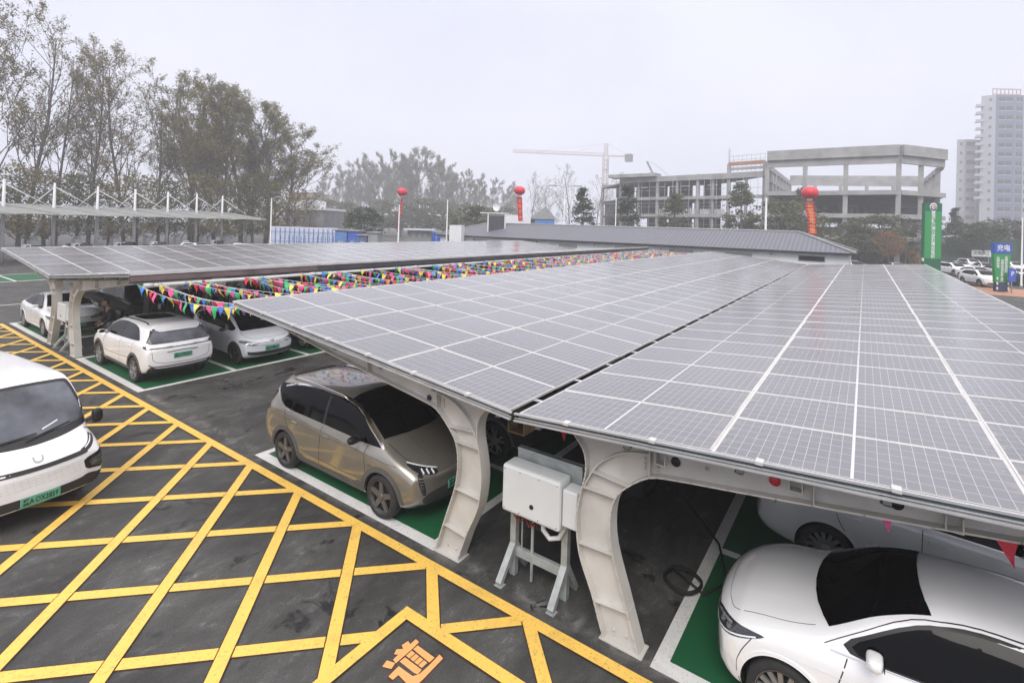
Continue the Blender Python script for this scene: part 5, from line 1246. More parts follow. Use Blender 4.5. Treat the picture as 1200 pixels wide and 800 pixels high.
mb = MB(); mb.box((-1,-.05,h-1.6),(0,-.01,h-.7)); mb.build('window', M['window'], r)
r, w, h = block('covered_stack', 628, 650, 258, 0, 66, 3, M['blue_tarp'], 'stack covered by a bright blue sheet behind the tiled roof', 'covered stack')
r, w, h = block('white_cabin', 527, 541, 264, 0, 58, 4, M['white'], 'white flat-topped cabin at the left end of the tiled roof', 'cabin')

# ================================================================ left of it: fenced yard, kiosks, dark shed, hill house
def fence_thing(px0, px1, d, ytop, label, mat, panel=True, n=14):
    a, b = foot(px0, d), foot(px1, d); w = (b-a).length; r = empty('panel_fence', a, atan2((b-a).y, (b-a).x), label, 'fence'); h = top_h(px0, ytop, d)
    if panel: mb = MB(); mb.box((0,0,.0),(w,.06,h)); mb.build('fence_panel', mat, r)
    for k in range(n+1): mb = MB(); mb.box((w*k/n-.04,-.12,0),(w*k/n+.04,-.04,h*.95)); mb.build('post', M['blue_tarp'], r)
    for f in (.45, .8): mb = MB(); mb.bar((0,-.14,h*f),(w,-.14,h*f),.03,.05); mb.build('rail', M['blue_tarp'], r)
    return r
M['pale_blue'] = simple('pale_blue_sheeting', (.60,.63,.72), .6, var=.08, scale=.5)
fence_thing(318, 396, 72, 265, 'long pale blue and white sheet fence behind the panels, left of the kiosks', M['pale_blue'])
fence_thing(330, 425, 66, 274, 'dark blue railing fence in front of the pale sheet fence', M['blue'], False, 20)
for (a, b, yt, m, l) in [(393,407,270,'blue_tarp','left blue kiosk of a pair under one grey roof'),(408,420,271,'blue','right blue kiosk of a pair under one grey roof'),(432,443,273,'steel_grey','dark grey utility box right of the kiosks'),(420,431,276,'apt_blue','low pale blue bin enclosure between the kiosk and the grey box')]:
    r, w, h = block('kiosk', a, b, yt, 0, 70, 2.4, M[m], l, 'kiosk', bevel=.03)
    mb = MB(); mb.box((-w/2-.2,-.2,h),(w/2+.2,2.6,h+.15)); mb.build('roof', M['steel_grey'], r); mb = MB(); mb.box((-w*.2,-.04,.2),(w*.2,-.005,2.0)); mb.build('door', M['galv'], r)
r, w, h = block('dark_shed', 355, 379, 246, 0, 130, 16, M['concrete_dark'], 'dark flat-roofed shed in front of the hazy hillside', 'shed')
mb = MB(); mb.box((-w/2-.4,-.4,h),(w/2+.4,16.4,h+.6)); mb.build('roof', M['white'], r)
for k in range(3): mb = MB(); mb.box((-w*.35+k*w*.3,-.05,1.5),(-w*.35+k*w*.3+1.6,-.01,3)); mb.build('window', M['window'], r)
r, w, h = block('pitched_shed', 334, 354, 246, 0, 125, 14, M['concrete_dark'], 'dark shed with a sloping white roof right of the poplars', 'shed')
mb = MB(); mb.prism([(-w/2-.5,-.5,h),(w/2+.5,-.5,h),(w/2+.5,-.5,h+2.8)], (0,15,0)); mb.build('roof', M['white'], r)
r, w, h = block('distant_block', 338, 372, 226, 0, 330, 30, M['ped'], 'wide reddish block faint in the haze behind the sheds', 'building')
for k in range(5): mb = MB(); mb.box((-w/2+1,-.1,4+k*4.2),(w/2-1,-.02,5.6+k*4.2)); mb.build('window', M['window'], r)
mb = MB(); hp = foot(350, 230)
bmh = bmesh.new(); bmesh.ops.create_uvsphere(bmh, u_segments=40, v_segments=20, radius=1)
for v in bmh.verts: v.co = Vector((v.co.x*48, v.co.y*24, max(-.02, v.co.z)*12+.8*sin(v.co.x*9)*max(0, v.co.z)))
me = bpy.data.meshes.new('hill'); bmh.to_mesh(me); bmh.free(); me.materials.append(LM['grey']); o = link('hill', me, None, hp-Vector((4,0,0)), (0,0,.7)); o['kind'] = 'structure'; me.polygons.foreach_set('use_smooth', [True]*len(me.polygons))
# bus shelter, blue sign, blue car
r, w, h = block('bus_shelter', 478, 505, 270, 0, 84, 2.2, M['steel_grey'], 'low dark shelter with lit panels and a pale roof, left of the tiled building', 'shelter')
mb = MB(); mb.box((-w/2-.5,-1,h),(w/2+.8,2.4,h+.25)); mb.build('roof', M['pale_blue'], r)
place_text('SERVICE', .5, M['white'], r, (.2,-.03,h-.7), (1,0,0), (0,0,1)) if False else None
for k in range(3): mb = MB(); mb.box((-w*.3+k*w*.25,-.05,h-1.2),(-w*.3+k*w*.25+.6,-.01,h-.5)); mb.build('panel', M['galv'], r)
c = copy_tree(suvW); f = foot(499, 74); put(c, f.x, f.y, 150, 'pale blue car left of the tiled building', 'car', None); c.name = 'parked_car'
c = copy_tree(sedF); f = foot(456, 80); put(c, f.x, f.y, 160, 'dark car beyond the lamp post left of the red ribbon', 'car', None); c.name = 'parked_car'
p = foot(512, 78); r = empty('traffic_sign', p, 0, 'blue square sign left of the tiled roof', 'sign'); h = top_h(512, 272, 78); mb = MB(); mb.tube([(0,0,0),(0,0,h)], .06, 8); mb.build('post', M['galv'], r)
mb = MB(); mb.bar((-.0,.9,h-.9),(-.0,-.9,h-.9),.08,1.8); mb.build('sign_face', M['blue'], r)

# ================================================================ lamps
def lamp(px, d, ytop, label, twin=False, arm=1.2, r_=.075, rz=None):
    h = top_h(px, ytop, d); e_ = empty('street_lamp', foot(px, d), -radians(55) if rz is None else rz, label, 'street lamp', 'tall pale street lamps')
    mb = MB(); mb.tube([(0,0,0),(0,0,.3),(0,0,.3),(0,0,h)], [r_*1.6,r_*1.6,r_*1.1,r_*.75], 10); mb.build('pole', M['white_box'], e_)
    for s in ((1,-1) if twin else (1,)):
        mb = MB(); mb.tube([(0,0,h-.1),(s*arm*.6,0,h+.12),(s*arm,0,h+.16)], .04, 6); mb.build('arm', M['galv'], e_)
        mb = MB(); mb.box((min(s*arm*.75,s*arm*1.5),-.16,h+.08),(max(s*arm*.75,s*arm*1.5),.16,h+.2)); mb.build('lamp_head', M['steel_grey'], e_, bevel=.03)
    return e_
lamp(317.6, 58, 232, 'white lamp post in front of the dense green poplars', arm=.8)
lamp(467.5, 62, 240, 'white lamp post just left of the thin red ribbon', arm=-.6)
lamp(524, 60, 234, 'lamp post with a small flat head at the left end of the tiled roof', True, .5)
lamp(661, 64, 219, 'twin-headed lamp post in front of the bare trees', True, 1.4)
lamp(721.5, 70, 232, 'slim pole beside the concrete frame\'s left end', arm=1.0)
lamp(897.5, 62, 232, 'plain white pole in front of the concrete frame\'s corner', arm=.1, r_=.13)
lamp(1198.5, 52, 255, 'grey lamp post at the right edge of the frame', arm=.3)

# ================================================================ balloons with banners
def balloon(px, py, rpx, d, ytail, wpx, label, slant=0, text=None, dx=0):
    c = at(px, py, d); R = rpx/FPX*d; e_ = empty('balloon_banner', Vector((c.x, c.y, 0)), 0, label, 'balloon', 'red balloons with hanging banners')
    mb = MB(); mb.lathe([(R*sin(pi*i/16)*1.0, R*.80*cos(pi*i/16)) for i in range(17)], 28, c=(0,0,c.z)); mb.build('balloon', M['red'], e_)
    fwd = Vector((C_F.x, C_F.y, 0)).normalized(); rt_ = Vector((C_R.x, C_R.y, 0)).normalized()
    zb = at(px, ytail, d).z; zt = c.z-R*1.15; w_ = wpx/FPX*d
    mb = MB(); mb.lathe([(R*.30,c.z-R*.78),(R*.34,c.z-R*.95),(R*.22,c.z-R*1.0),(.0,c.z-R*1.0)], 16); mb.build('skirt', M['white'], e_)
    mb = MB(); mb.tube([(0,0,c.z-R*.9),(0,0,zt)], .02, 5); off = rt_*(dx/FPX*d); mb.tube([off*1+Vector((0,0,zb)), (off*1.05)+Vector((0,0,.0))], .02, 5); mb.build('tether', M['galv'], e_)
    n = 10; mb = MB(); fr_ = []
    for i in range(n+1):
        f = i/n; o_ = off*f+fwd*.08*sin(f*9); z = zt+(zb-zt)*f; fr_.append((o_-rt_*w_/2*(1-.12*f)+Vector((0,0,z)), o_+rt_*w_/2*(1-.12*f)+Vector((0,0,z))))
    for a, b in zip(fr_, fr_[1:]): mb.quad(a[0], a[1], b[1], b[0], sm=True)
    b_ = mb.build('banner', M['red'], e_, fix=False); s_ = b_.modifiers.new('t', 'SOLIDIFY'); s_.thickness = .03
    if text:
        for i, ch_ in enumerate(text):
            f = (i+.7)/(len(text)+.4); o_ = off*f+fwd*(.08*sin(f*9)-.05); z = zt+(zb-zt)*f
            place_text(ch_, w_*.62, M['orange'], b_, o_+Vector((0,0,z)), rt_, (0,0,1), bold=.0)
    return e_
balloon(471.5, 225, 6.0, 70, 272, 2.2, 'small red balloon on a thin red ribbon, leftmost of the three', dx=-4)
balloon(609, 223.5, 6.6, 66, 259, 6, 'red balloon with a plain red banner behind the tiled roof, middle of the three', dx=2, text='热烈祝贺')
balloon(949, 226, 9.3, 56, 275, 10.5, 'largest red balloon, its banner lettered in orange, above the tiled roof', dx=5, text='热烈祝贺充电站启用')

# ================================================================ tower crane
def lattice(mb, a, b, w, n, mode='sq'):
    a, b = Vector(a), Vector(b); d = (b-a).normalized(); u = d.orthogonal().normalized(); v = d.cross(u); t_ = w*.09
    cs = [u*w/2+v*w/2, u*w/2-v*w/2, -u*w/2-v*w/2, -u*w/2+v*w/2]
    for c in cs: mb.bar(a+c, b+c, t_, t_)
    for i in range(n):
        p, q = a.lerp(b, i/n), a.lerp(b, (i+1)/n)
        for k in range(4): mb.bar(p+cs[k], q+cs[(k+1) % 4], t_*.6, t_*.6); mb.bar(p+cs[k], p+cs[(k+1) % 4], t_*.6, t_*.6)
dC = 300; cb = foot(708, dC); zt = at(708,168,dC).z; zj = at(708,183,dC).z
cr = empty('tower_crane', cb, 0, 'pale red tower crane with a long jib to the left, beyond the bare trees', 'tower crane')
mb = MB(); lattice(mb, (0,0,0), (0,0,zj), 2.7, 20); mb.build('mast', M['crane'], cr)
mb = MB(); lattice(mb, (0,0,zj), (0,0,zt), 1.8, 4); mb.build('tower_head', M['crane'], cr)
jl = at(601,178.5,dC+15)-cb; jr = at(737,184,dC-4)-cb
def jib(mb, a, b, h, w, n):
    a, b = Vector(a), Vector(b); s = (b-a).normalized().cross(Vector((0,0,1))).normalized()*w/2; T = Vector((0,0,h))
    for q in (s, -s): mb.bar(a+q, b+q, .24, .24)
    mb.bar(a+T, b+T, .24, .24)
    for i in range(n):
        p, q = a.lerp(b, i/n), a.lerp(b, (i+1)/n); m = p.lerp(q, .5)
        for c in (s, -s): mb.bar(p+c, m+T, .13, .13); mb.bar(m+T, q+c, .13, .13)
        mb.bar(p+s, p-s, .08, .08)
mb = MB(); jib(mb, (0,0,zj), jl, 1.7, 1.5, 26); mb.build('jib', M['crane'], cr); mb = MB(); jib(mb, (0,0,zj), jr, .6, 1.2, 6); mb.build('counter_jib', M['crane'], cr)
mb = MB(); mb.cbox(jr+Vector((0,0,-.6)), (3.6,3.6,4.2)); mb.build('counterweight', M['concrete_dark'], cr)
mb = MB(); mb.tube([(0,0,zt), jr+Vector((0,0,.6))], .07, 5); mb.tube([(0,0,zt), Vector((0,0,zj)).lerp(jl, .35)+Vector((0,0,1.2))], .05, 5); mb.tube([(0,0,zt), Vector((0,0,zj)).lerp(jl, .72)+Vector((0,0,1.2))], .05, 5); mb.build('tie_cable', M['crane'], cr)
mb = MB(); mb.cbox((-1.6,-1.4,zj-1.3), (1.8,1.8,2.2)); mb.build('cab', M['white'], cr, bevel=.1); mb = MB(); mb.cbox((0,0,at(708,199,dC).z), (3.0,3.0,.5)); mb.build('platform', M['crane'], cr)

# ================================================================ concrete frame under construction
cf = empty('concrete_frame_building', foot(898, 100.6), 0, 'grey concrete frame of an unfinished building with open storeys', 'building')
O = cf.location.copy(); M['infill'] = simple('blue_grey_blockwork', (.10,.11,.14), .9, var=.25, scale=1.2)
def zat(px, py, d): return at(px, py, d).z
F = [foot(898,100.6)-O, foot(990,93.2)-O, foot(1052,89)-O, foot(1103,93)-O]       # street front of the tall part
BK = [foot(925,133)-O, foot(1078,126)-O]
ZT, ZT0, Z2, Z3, Z4 = 20.9, 17.6, 12.6, 8.4, 4.4
cen = Vector((sum(p.x for p in F)/4, sum(p.y for p in F)/4, 0))+Vector((12,8,0))
def beam(a, b, z0, z1, w, mat='concrete', name='beam', inset=0.0, out=0.0):
    a = Vector(a); b = Vector(b); d = (b-a).normalized(); n_ = Vector((-d.y, d.x, 0))
    if n_.dot(cen-(a+b)/2) > 0: n_ = -n_
    a = a+n_*out; b = b+n_*out
    mb = MB(); mb.bar((a.x,a.y,(z0+z1)/2),(b.x,b.y,(z0+z1)/2),w,z1-z0); mb.build(name, M[mat], cf)
def column_at(p, z0, z1, s=.75): mb = MB(); mb.cbox((p.x,p.y,(z0+z1)/2),(s,s,z1-z0)); mb.build('column', M['concrete'], cf)
for a, b in zip(F, F[1:]):
    beam(a, b, ZT0+1.5, ZT, .8, out=.45, name='parapet'); beam(a, b, ZT0+.1, ZT0+1.45, .6, out=.15, name='parapet'); beam(a, b, ZT0+1.42, ZT0+1.6, 1.0, out=.45, name='cornice')
    for z in (Z2, Z3, Z4): beam(a, b, z-.45, z+.35, .6, out=.4)
    n = 2 if (b-a).length > 11 else 1
    for k in range(n): column_at(a.lerp(b, k/n), 0, ZT0+.1)
column_at(F[-1]+Vector((.3,.6,0)), 0, ZT0); 
for z, th in ((Z2, .25), (Z3, .25), (Z4, .25)):
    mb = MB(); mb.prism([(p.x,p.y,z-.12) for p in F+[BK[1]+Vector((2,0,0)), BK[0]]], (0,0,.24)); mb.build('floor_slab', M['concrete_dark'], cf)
# flanks: rows of columns running back
for (a, b, n) in ((F[0], BK[0], 7), (F[-1], BK[1], 6)):
    for k in range(1, n+1): column_at(a.lerp(b, k/n), 0, ZT0+(0 if b is BK[0] else .6), .6)
    beam(a, b, ZT0-.2, ZT0+.8, .5); beam(a, b, Z2+1.0+1.5, Z2+3.1, .4) if b is BK[0] else None
    for z in (Z2, Z3, Z4): beam(a, b, z-.4, z+.3, .6)
beam(BK[0], BK[1], ZT0-.2, ZT0+2.4, .6, name='parapet'); beam(BK[0], BK[1], Z2+.9, Z2+1.9, .5); beam(BK[0], BK[1], Z2+2.6, Z2+3.0, .5)
for z in (Z2, Z3): beam(BK[0], BK[1], z-.6, z+.3, .6)
for k in range(1, 5): column_at(BK[0].lerp(BK[1], k/5), 0, ZT0, .8)
for k in (1, 2, 3):
    a = F[0].lerp(F[1], .5) if k == 1 else (F[1] if k == 2 else F[2]); b = BK[0].lerp(BK[1], (.3,.55,.8)[k-1]); 
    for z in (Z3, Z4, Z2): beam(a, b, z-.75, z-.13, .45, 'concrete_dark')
    for q in (.4, .8): column_at(a.lerp(b, q), 0, Z2, .6)
# crossed braces seen in the second storey
a, b = F[1].lerp(F[2], .15), F[1].lerp(F[2], .7); bk = Vector((9,7,0))
mb = MB(); mb.bar((a.x+bk.x,a.y+bk.y,Z3+.4),(b.x+bk.x,b.y+bk.y,Z3+2.2),.3,.3); mb.bar((a.x+bk.x,a.y+bk.y,Z3+2.2),(b.x+bk.x,b.y+bk.y,Z3+.4),.3,.3); mb.build('brace', M['trim'], cf)

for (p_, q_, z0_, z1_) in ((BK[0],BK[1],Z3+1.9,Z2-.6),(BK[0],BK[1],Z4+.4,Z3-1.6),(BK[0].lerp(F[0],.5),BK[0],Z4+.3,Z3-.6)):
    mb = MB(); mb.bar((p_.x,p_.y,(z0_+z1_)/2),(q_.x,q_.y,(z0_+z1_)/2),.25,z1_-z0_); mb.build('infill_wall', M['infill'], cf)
# the lower wing to the left
lw = empty('low_concrete_wing', foot(898, 103), 0, 'lower long concrete frame left of the tall one, three open storeys behind trees', 'building')
O2 = lw.location.copy(); cfs = cf; cf = lw
W = [foot(895,103)-O2, foot(853,108.5)-O2, foot(817,113)-O2, foot(770,120)-O2, foot(727,128)-O2]; cen = Vector((15,15,0))+W[2]
BW = [p+Vector((15,12,0)) for p in W]
for i, (a, b) in enumerate(zip(W, W[1:])):
    for z in (4.4, 8.2, 12.2): beam(a, b, z-.4, z+.3, .6, out=.4)
    beam(a, b, 16.1, 17.3, .6, out=.4, name='parapet')
    beam(BW[i], BW[i+1], 16.1, 17.2, .6)
    for z in (4.4, 8.2, 12.2): beam(BW[i], BW[i+1], z-.5, z+.4, .6)
    for k in range(2): column_at(a.lerp(b, k/2), 0, 16.2, .7 if k == 0 else .55); column_at(BW[i].lerp(BW[i+1], k/2), 0, 16.2, .6)
column_at(W[-1], 0, 16.2); column_at(BW[-1], 0, 16.2)
for z in (4.4, 8.2, 12.2, 16.3):
    mb = MB(); mb.prism([(p.x,p.y,z-.12) for p in W+BW[::-1]], (0,0,.24)); mb.build('floor_slab', M['concrete_dark'], cf)
mb = MB()
for i in range(22):
    p = W[2].lerp(W[3], i/22)+Vector((1,1,0)); mb.cbox((p.x,p.y,9.0), (.22,.22,1.3+.3*(i % 3)))
    p = W[1].lerp(W[2], i/22)+Vector((1,1,0)); mb.cbox((p.x,p.y,9.0), (.2,.2,1.2+.3*(i % 2)))
mb.build('starter_bars', M['white'], cf, kind='stuff')
for i in range(4):
    a, b = BW[i]+Vector((-1,-.8,0)), BW[i+1]+Vector((-1,-.8,0))
    for (z0_, z1_) in ((4.7,7.7),(8.5,11.6),(12.6,15.9)):
        q0, q1 = a.lerp(b, .04), a.lerp(b, .94 if (i+int(z0_)) % 3 else .55); mb = MB(); mb.bar((q0.x,q0.y,(z0_+z1_)/2),(q1.x,q1.y,(z0_+z1_)/2),.2,z1_-z0_); mb.build('infill_wall', M['infill'], cf)
    for k in range(5):
        p = W[i].lerp(W[i+1], (k+.3)/5); 
        mb = MB(); mb.tube([(p.x-.9,p.y-.7,0),(p.x-.9,p.y-.7,15.8+.5*(k % 2))], .05, 4)
        for z in (2.2,6.2,10.2,14.0): p2 = W[i].lerp(W[i+1], min(1,(k+1.3)/5)); mb.tube([(p.x-.9,p.y-.7,z),(p2.x-.9,p2.y-.7,z)], .045, 4)
        mb.build('scaffold_bay', M['galv'], cf)
# raised bay and mast at the joint, rust-topped beam, left end canopy
a, b = W[0], W[1]; beam(a, b, at(870,190,105).z-.4, at(870,190,105).z+.3, .7, 'ped'); beam(a, b, at(870,196,105).z-.3, at(870,196,105).z+.2, .6)
for p in (a, b): column_at(p, 16, at(870,190,105).z, .7)
mb = MB(); mb.tube([(b.x,b.y,16),(b.x,b.y,at(856,174,108).z)], .18, 6); mb.build('mast', M['galv'], cf)
mb = MB(); 
for k in range(9): p = a.lerp(b, k/8); mb.tube([(p.x,p.y,17.5),(p.x,p.y,at(870,180,105).z)], .05, 4)
for z in (at(870,181,105).z, at(870,186,105).z): mb.tube([(a.x,a.y,z),(b.x,b.y,z)], .05, 4)
mb.build('scaffold', M['galv'], cf, kind='stuff')
beam(W[-1]+Vector((-1.5,2,0)), W[-2], 17.3, 18.1, 3.5, name='parapet')
for px in (760, 817): p = foot(px, 122)-O2; mb = MB(); mb.tube([(p.x,p.y,17.3),(p.x,p.y,18.6)], .12, 6); mb.build('mast', M['galv'], cf)
sc = empty('crane_boom', foot(766, 150), 0, 'small slanted crane boom above the low concrete wing', 'crane'); t0, t1 = at(766,205,150)-sc.location, at(758,189,150)-sc.location
mb = MB(); mb.tube([(0,0,0), t0], .5, 6); mb.build('mast', M['steel_grey'], sc); mb = MB(); mb.bar(t0, t1, .45, .45); mb.build('boom', M['steel_grey'], sc); mb = MB(); mb.tube([t1, t1+Vector((3,-4,0))*.4+Vector((0,0,-.5)), t0+Vector((2.6,-3.6,0))], .06, 4); mb.build('cable', M['galv'], sc)

# ================================================================ apartment towers
def tower(label, corner_px, d, faces, h, rows, mats):
    """faces: list of (length m, heading vector, matname, [(offset, width)] window columns)"""
    e_ = empty('apartment_tower', foot(corner_px, d), 0, label, 'apartment tower', 'apartment towers in the haze'); p = Vector((0,0,0)); poly = [p.copy()]; walls = []
    for ln, hd, mt, wins in faces: q = p+Vector(hd).normalized()*ln; walls.append((p.copy(), q.copy(), mt, wins)); p = q; poly.append(p.copy())
    back = foot(corner_px+12, 14.0)
    poly += [poly[-1]+back, poly[0]+back]
    mb = MB(); mb.prism([(v.x,v.y,0) for v in poly], (0,0,h)); mb.build('wall', M['apt_white'], e_)
    wm_cache = {}; cnt = 0
    for a, b, mt, wins in walls:
        d_ = (b-a).normalized(); n_ = Vector((d_.y, -d_.x, 0))
        if n_.dot(Vector((C_F.x, C_F.y, 0))) > 0: n_ = -n_
        if mt != 'apt_white': mb = MB(); c1, c2 = a+n_*.06+d_*.1, b+n_*.06-d_*.1; mb.bar((c1.x,c1.y,h*.5),(c2.x,c2.y,h*.5),.1,h-.4,up=(0,0,1)); mb.build('facade_panel', M[mt], e_)
        for (off, w, hh, kindw) in wins:
            if (w, hh, kindw) not in wm_cache:
                mb = MB(); mb.box((-w/2,-.16,-hh/2),(w/2,-.10,hh/2), 0); mb.box((-w/2-.12,-.20,-hh/2-.32),(w/2+.12,-.09,-hh/2-.01), 1); mb.box((-.06,-.19,-hh/2),(.06,-.17,hh/2), 1)
                if kindw == 'bal': mb.box((-w/2-.2,-.9,-hh/2-.5),(w/2+.2,-.21,-hh/2-.35), 1); mb.box((-w/2-.2,-.95,-hh/2-.35),(w/2+.2,-.90,-hh/2+.3), 1)
                wm = mb.mesh('window', [M['window'], M['apt_white']]); mb.fixn(wm); wm_cache[(w, hh, kindw)] = wm
            for r_ in range(rows):
                if cnt >= 98: break
                z = h-2.2-r_*(h-4)/rows; p_ = a+d_*off; rz_ = atan2(d_.y, d_.x)
                if Matrix.Rotation(rz_, 3, 'Z') @ Vector((0,-1,0)) @ n_ < 0: rz_ += pi
                link('window', wm_cache[(w, hh, kindw)], e_, (p_.x, p_.y, z), (0, 0, rz_)); cnt += 1
    return e_, poly, h
Rv = Vector((C_R.x, C_R.y, 0)).normalized(); Fv = Vector((C_F.x, C_F.y, 0)).normalized()
dT = 225; hT = at(1170,104,dT).z; s_ = dT/FPX
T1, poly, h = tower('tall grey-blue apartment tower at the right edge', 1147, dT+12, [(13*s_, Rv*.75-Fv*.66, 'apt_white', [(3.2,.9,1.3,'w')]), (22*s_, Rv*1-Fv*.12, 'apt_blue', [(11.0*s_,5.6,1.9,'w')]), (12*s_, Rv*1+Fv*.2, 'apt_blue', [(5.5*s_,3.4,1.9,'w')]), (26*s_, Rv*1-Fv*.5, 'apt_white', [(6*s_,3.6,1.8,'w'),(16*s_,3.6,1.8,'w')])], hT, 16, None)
mb = MB()
for i in range(8):
    p = poly[1].lerp(poly[3], i/7)+Fv*1.5; mb.bar((p.x,p.y,h),(p.x,p.y,h+3.0),.35,.35)
a, b = poly[1]+Fv*1.5, poly[3]+Fv*1.5; mb.bar((a.x,a.y,h+3.0),(b.x,b.y,h+3.0),.4,.4); mb.bar((a.x,a.y,h+.6),(b.x,b.y,h+.6),.3,.3); mb.build('roof_frame', simple('roof_frame_red', (.42,.20,.15), .7), T1)
for k in range(13):
    z = h-5.2-k*3.6; p = poly[0]-Rv*.8; mb = MB(); mb.box((p.x-1.6,p.y-1.6,z),(p.x+1.4,p.y+1.4,z+.35)); mb.box((p.x-1.6,p.y-1.6,z+.35),(p.x-1.5,p.y+1.4,z+1.2)); mb.build('balcony', M['apt_white'], T1)
h2 = at(1130,163,245).z; s2 = 245/FPX
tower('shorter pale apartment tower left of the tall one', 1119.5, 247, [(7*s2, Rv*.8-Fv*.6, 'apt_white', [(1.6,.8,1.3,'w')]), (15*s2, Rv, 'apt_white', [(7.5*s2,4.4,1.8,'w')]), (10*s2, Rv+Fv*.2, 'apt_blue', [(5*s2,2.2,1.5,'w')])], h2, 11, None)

# ================================================================ right: hoarding, signs, parked cars, sign board, totem
a, b = foot(955, 100), foot(1215, 88); w = (b-a).length; hd = empty('green_hoarding', a, atan2((b-a).y, (b-a).x), 'long dark green net hoarding behind the parked cars', 'fence')
mb = MB(); mb.box((0,0,0),(w,.08,5.0)); mb.build('netting', M['hoarding'], hd)
for k in range(15): mb = MB(); mb.box((w*k/14-.06,-.12,0),(w*k/14+.06,-.0,5.1)); mb.build('post', M['hoarding'], hd)
for (px0, px1, yt, yb, l) in [(998,1010,287,293,'small white notice board on the hoarding above the tiled roof\'s end'),(1138.5,1161,293,301,'white notice board with dark writing on the hoarding, left of the totem')]:
    d = 90 if px0 > 1100 else 96; A_, B_ = at(px0, yt, d), at(px1, yb, d); c = (A_+B_)/2; ww = (Vector((A_.x,A_.y,0))-Vector((B_.x,B_.y,0))).length; r = empty('notice_board', (c.x,c.y,0), atan2(Rv.y, Rv.x), l, 'notice board')
    mb = MB(); mb.box((-ww/2,-.1,B_.z),(ww/2,-.0,A_.z)); mb.build('board', M['white'], r)
    for s in (-1,1): mb = MB(); mb.box((s*ww*.4-.05,0,0),(s*ww*.4+.05,.1,A_.z)); mb.build('post', M['galv'], r)
    if px0 > 1100: place_text('文明施工', ww/4.6, M['hoarding'], r, (0,-.115,(A_.z+B_.z)/2), (1,0,0), (0,0,1), bold=.01)
lb_ = ['white SUV seen side-on, nearest car left of the green totem','white saloon just behind the nearest parked SUV','white hatchback half hidden by the green sign board','white car at the back of the row right of the green sign board','white estate in the middle of the back row','white car behind the green totem, partly hidden','white car right of the green totem near the frame edge','white car directly behind the one by the frame edge','silver car in the back row above the nearest SUV','white car half hidden behind the tiled building\'s end','grey car roof just left of the green sign board']
for i, (src, px, d, hdg) in enumerate([(suvW,1151,52,-160),(sedF,1146,60,-150),(suvW,1118,66,-150),(sedF,1125,74,-160),(sedF,1155,72,-165),(sedF,1172,66,-150),(sedF,1196,60,-165),(suvW,1188,74,-160),(suvW,1138,80,-160),(sedF,1003,66,-160),(sedF,1052,64,-160)]):
    c = copy_tree(src); f = foot(px, d); put(c, f.x, f.y, hdg, lb_[i], 'car', 'cars in the street-side car park'); c.name = 'parked_car'
    for ch in kids(c):
        if ch.name.startswith('license_plate'):
            for q in kids(ch): bpy.data.objects.remove(q)
            bpy.data.objects.remove(ch)
d = 49.5; p = foot(1093.5, d); sgn_ = empty('sign_board', p, atan2(Rv.y, Rv.x)+.12, 'tall green sign board with white vertical lettering at the end of the nearest canopy', 'sign'); ww = 23/FPX*d; H_ = at(1094,238,d).z
z1_, z2_ = at(1094,247.5,d).z, at(1094,303,d).z
mb = MB(); mb.box((-ww/2,0,0),(ww/2,.28,H_)); mb.build('board', M['banner_dark'], sgn_); mb = MB(); mb.box((-ww/2+.06,-.03,z2_),(ww/2-.06,-.002,z1_)); mb.build('face_panel', M['banner_green'], sgn_)
mb = MB(); mb.lathe([(0,-.03),(.40,-.03),(.40,0)], 28, axis='y', c=(0,0,(H_+z1_)/2)); em = mb.build('emblem', M['white'], sgn_)
mb = MB(); mb.lathe([(.22,-.036),(.31,-.036),(.31,-.03)], 24, axis='y', c=(0,0,(H_+z1_)/2)); mb.build('emblem_ring', M['hoarding'], em)
mb = MB(); zc = (H_+z1_)/2; mb.prism([(-.16,-.034,zc),(0,-.034,zc+.16),(.16,-.034,zc),(.10,-.034,zc-.1),(0,-.034,zc+.03),(-.10,-.034,zc-.05)], (0,-.004,0)); mb.build('emblem_mark', M['red'], em)
txt = '财农新能源12农石堰充电站'; txt = ['财','农','新','能','源','12','农','石','堰','充','电','站']
for i, ch_ in enumerate(txt): place_text(ch_, (z1_-z2_)/len(txt)*1.0*(1.15), M['white'], sgn_, (0,-.045,z1_-(z1_-z2_)*(i+.5)/len(txt)), (1,0,0), (0,0,1), bold=.012)
mb = MB(); mb.box((-ww/2-.16,-.1,2.5),(-ww/2-.04,.05,at(1080,302,d).z)); mb.build('white_post', M['white'], sgn_)
# totem
d = 46.5; p = foot(1176, d); tt = empty('totem_sign', p, atan2(Rv.y, Rv.x), 'green totem sign with a blue top and dark printed foot beside the road', 'totem sign')
zc = lambda y: at(1176, y, d).z; q = d/FPX
mb = MB(); mb.prism([(-9*q,0,zc(285)),(-10*q,0,zc(300)),(-7.5*q,0,zc(331)),(6.5*q,0,zc(331)),(9.5*q,0,zc(300)),(9*q,0,zc(285))][::-1], (0,.3,0)); mb.build('green_panel', M['banner_green'], tt)
mb = MB(); mb.box((-10*q,-.06,zc(297)),(10*q,.34,zc(285))); mb.build('blue_head', M['blue'], tt)
mb = MB(); mb.box((-6.5*q,-.03,.05),(6.5*q,.33,zc(331))); mb.build('dark_foot', simple('printed_dark_foot', (.03,.04,.10), .6, var=.6, scale=4), tt)
place_text('充电', .62, M['white'], tt, (0,-.075,zc(291)), (1,0,0), (0,0,1), bold=.012)
for cx, st, n in ((-5.5,303,4),(-.5,306,8),(4.0,302,6)):
    for i in range(n): place_text('光储充电站服务区'[i], .28, M['white'], tt, (cx*q,-.02,zc(st+i*3.2)), (1,0,0), (0,0,1), bold=.008)
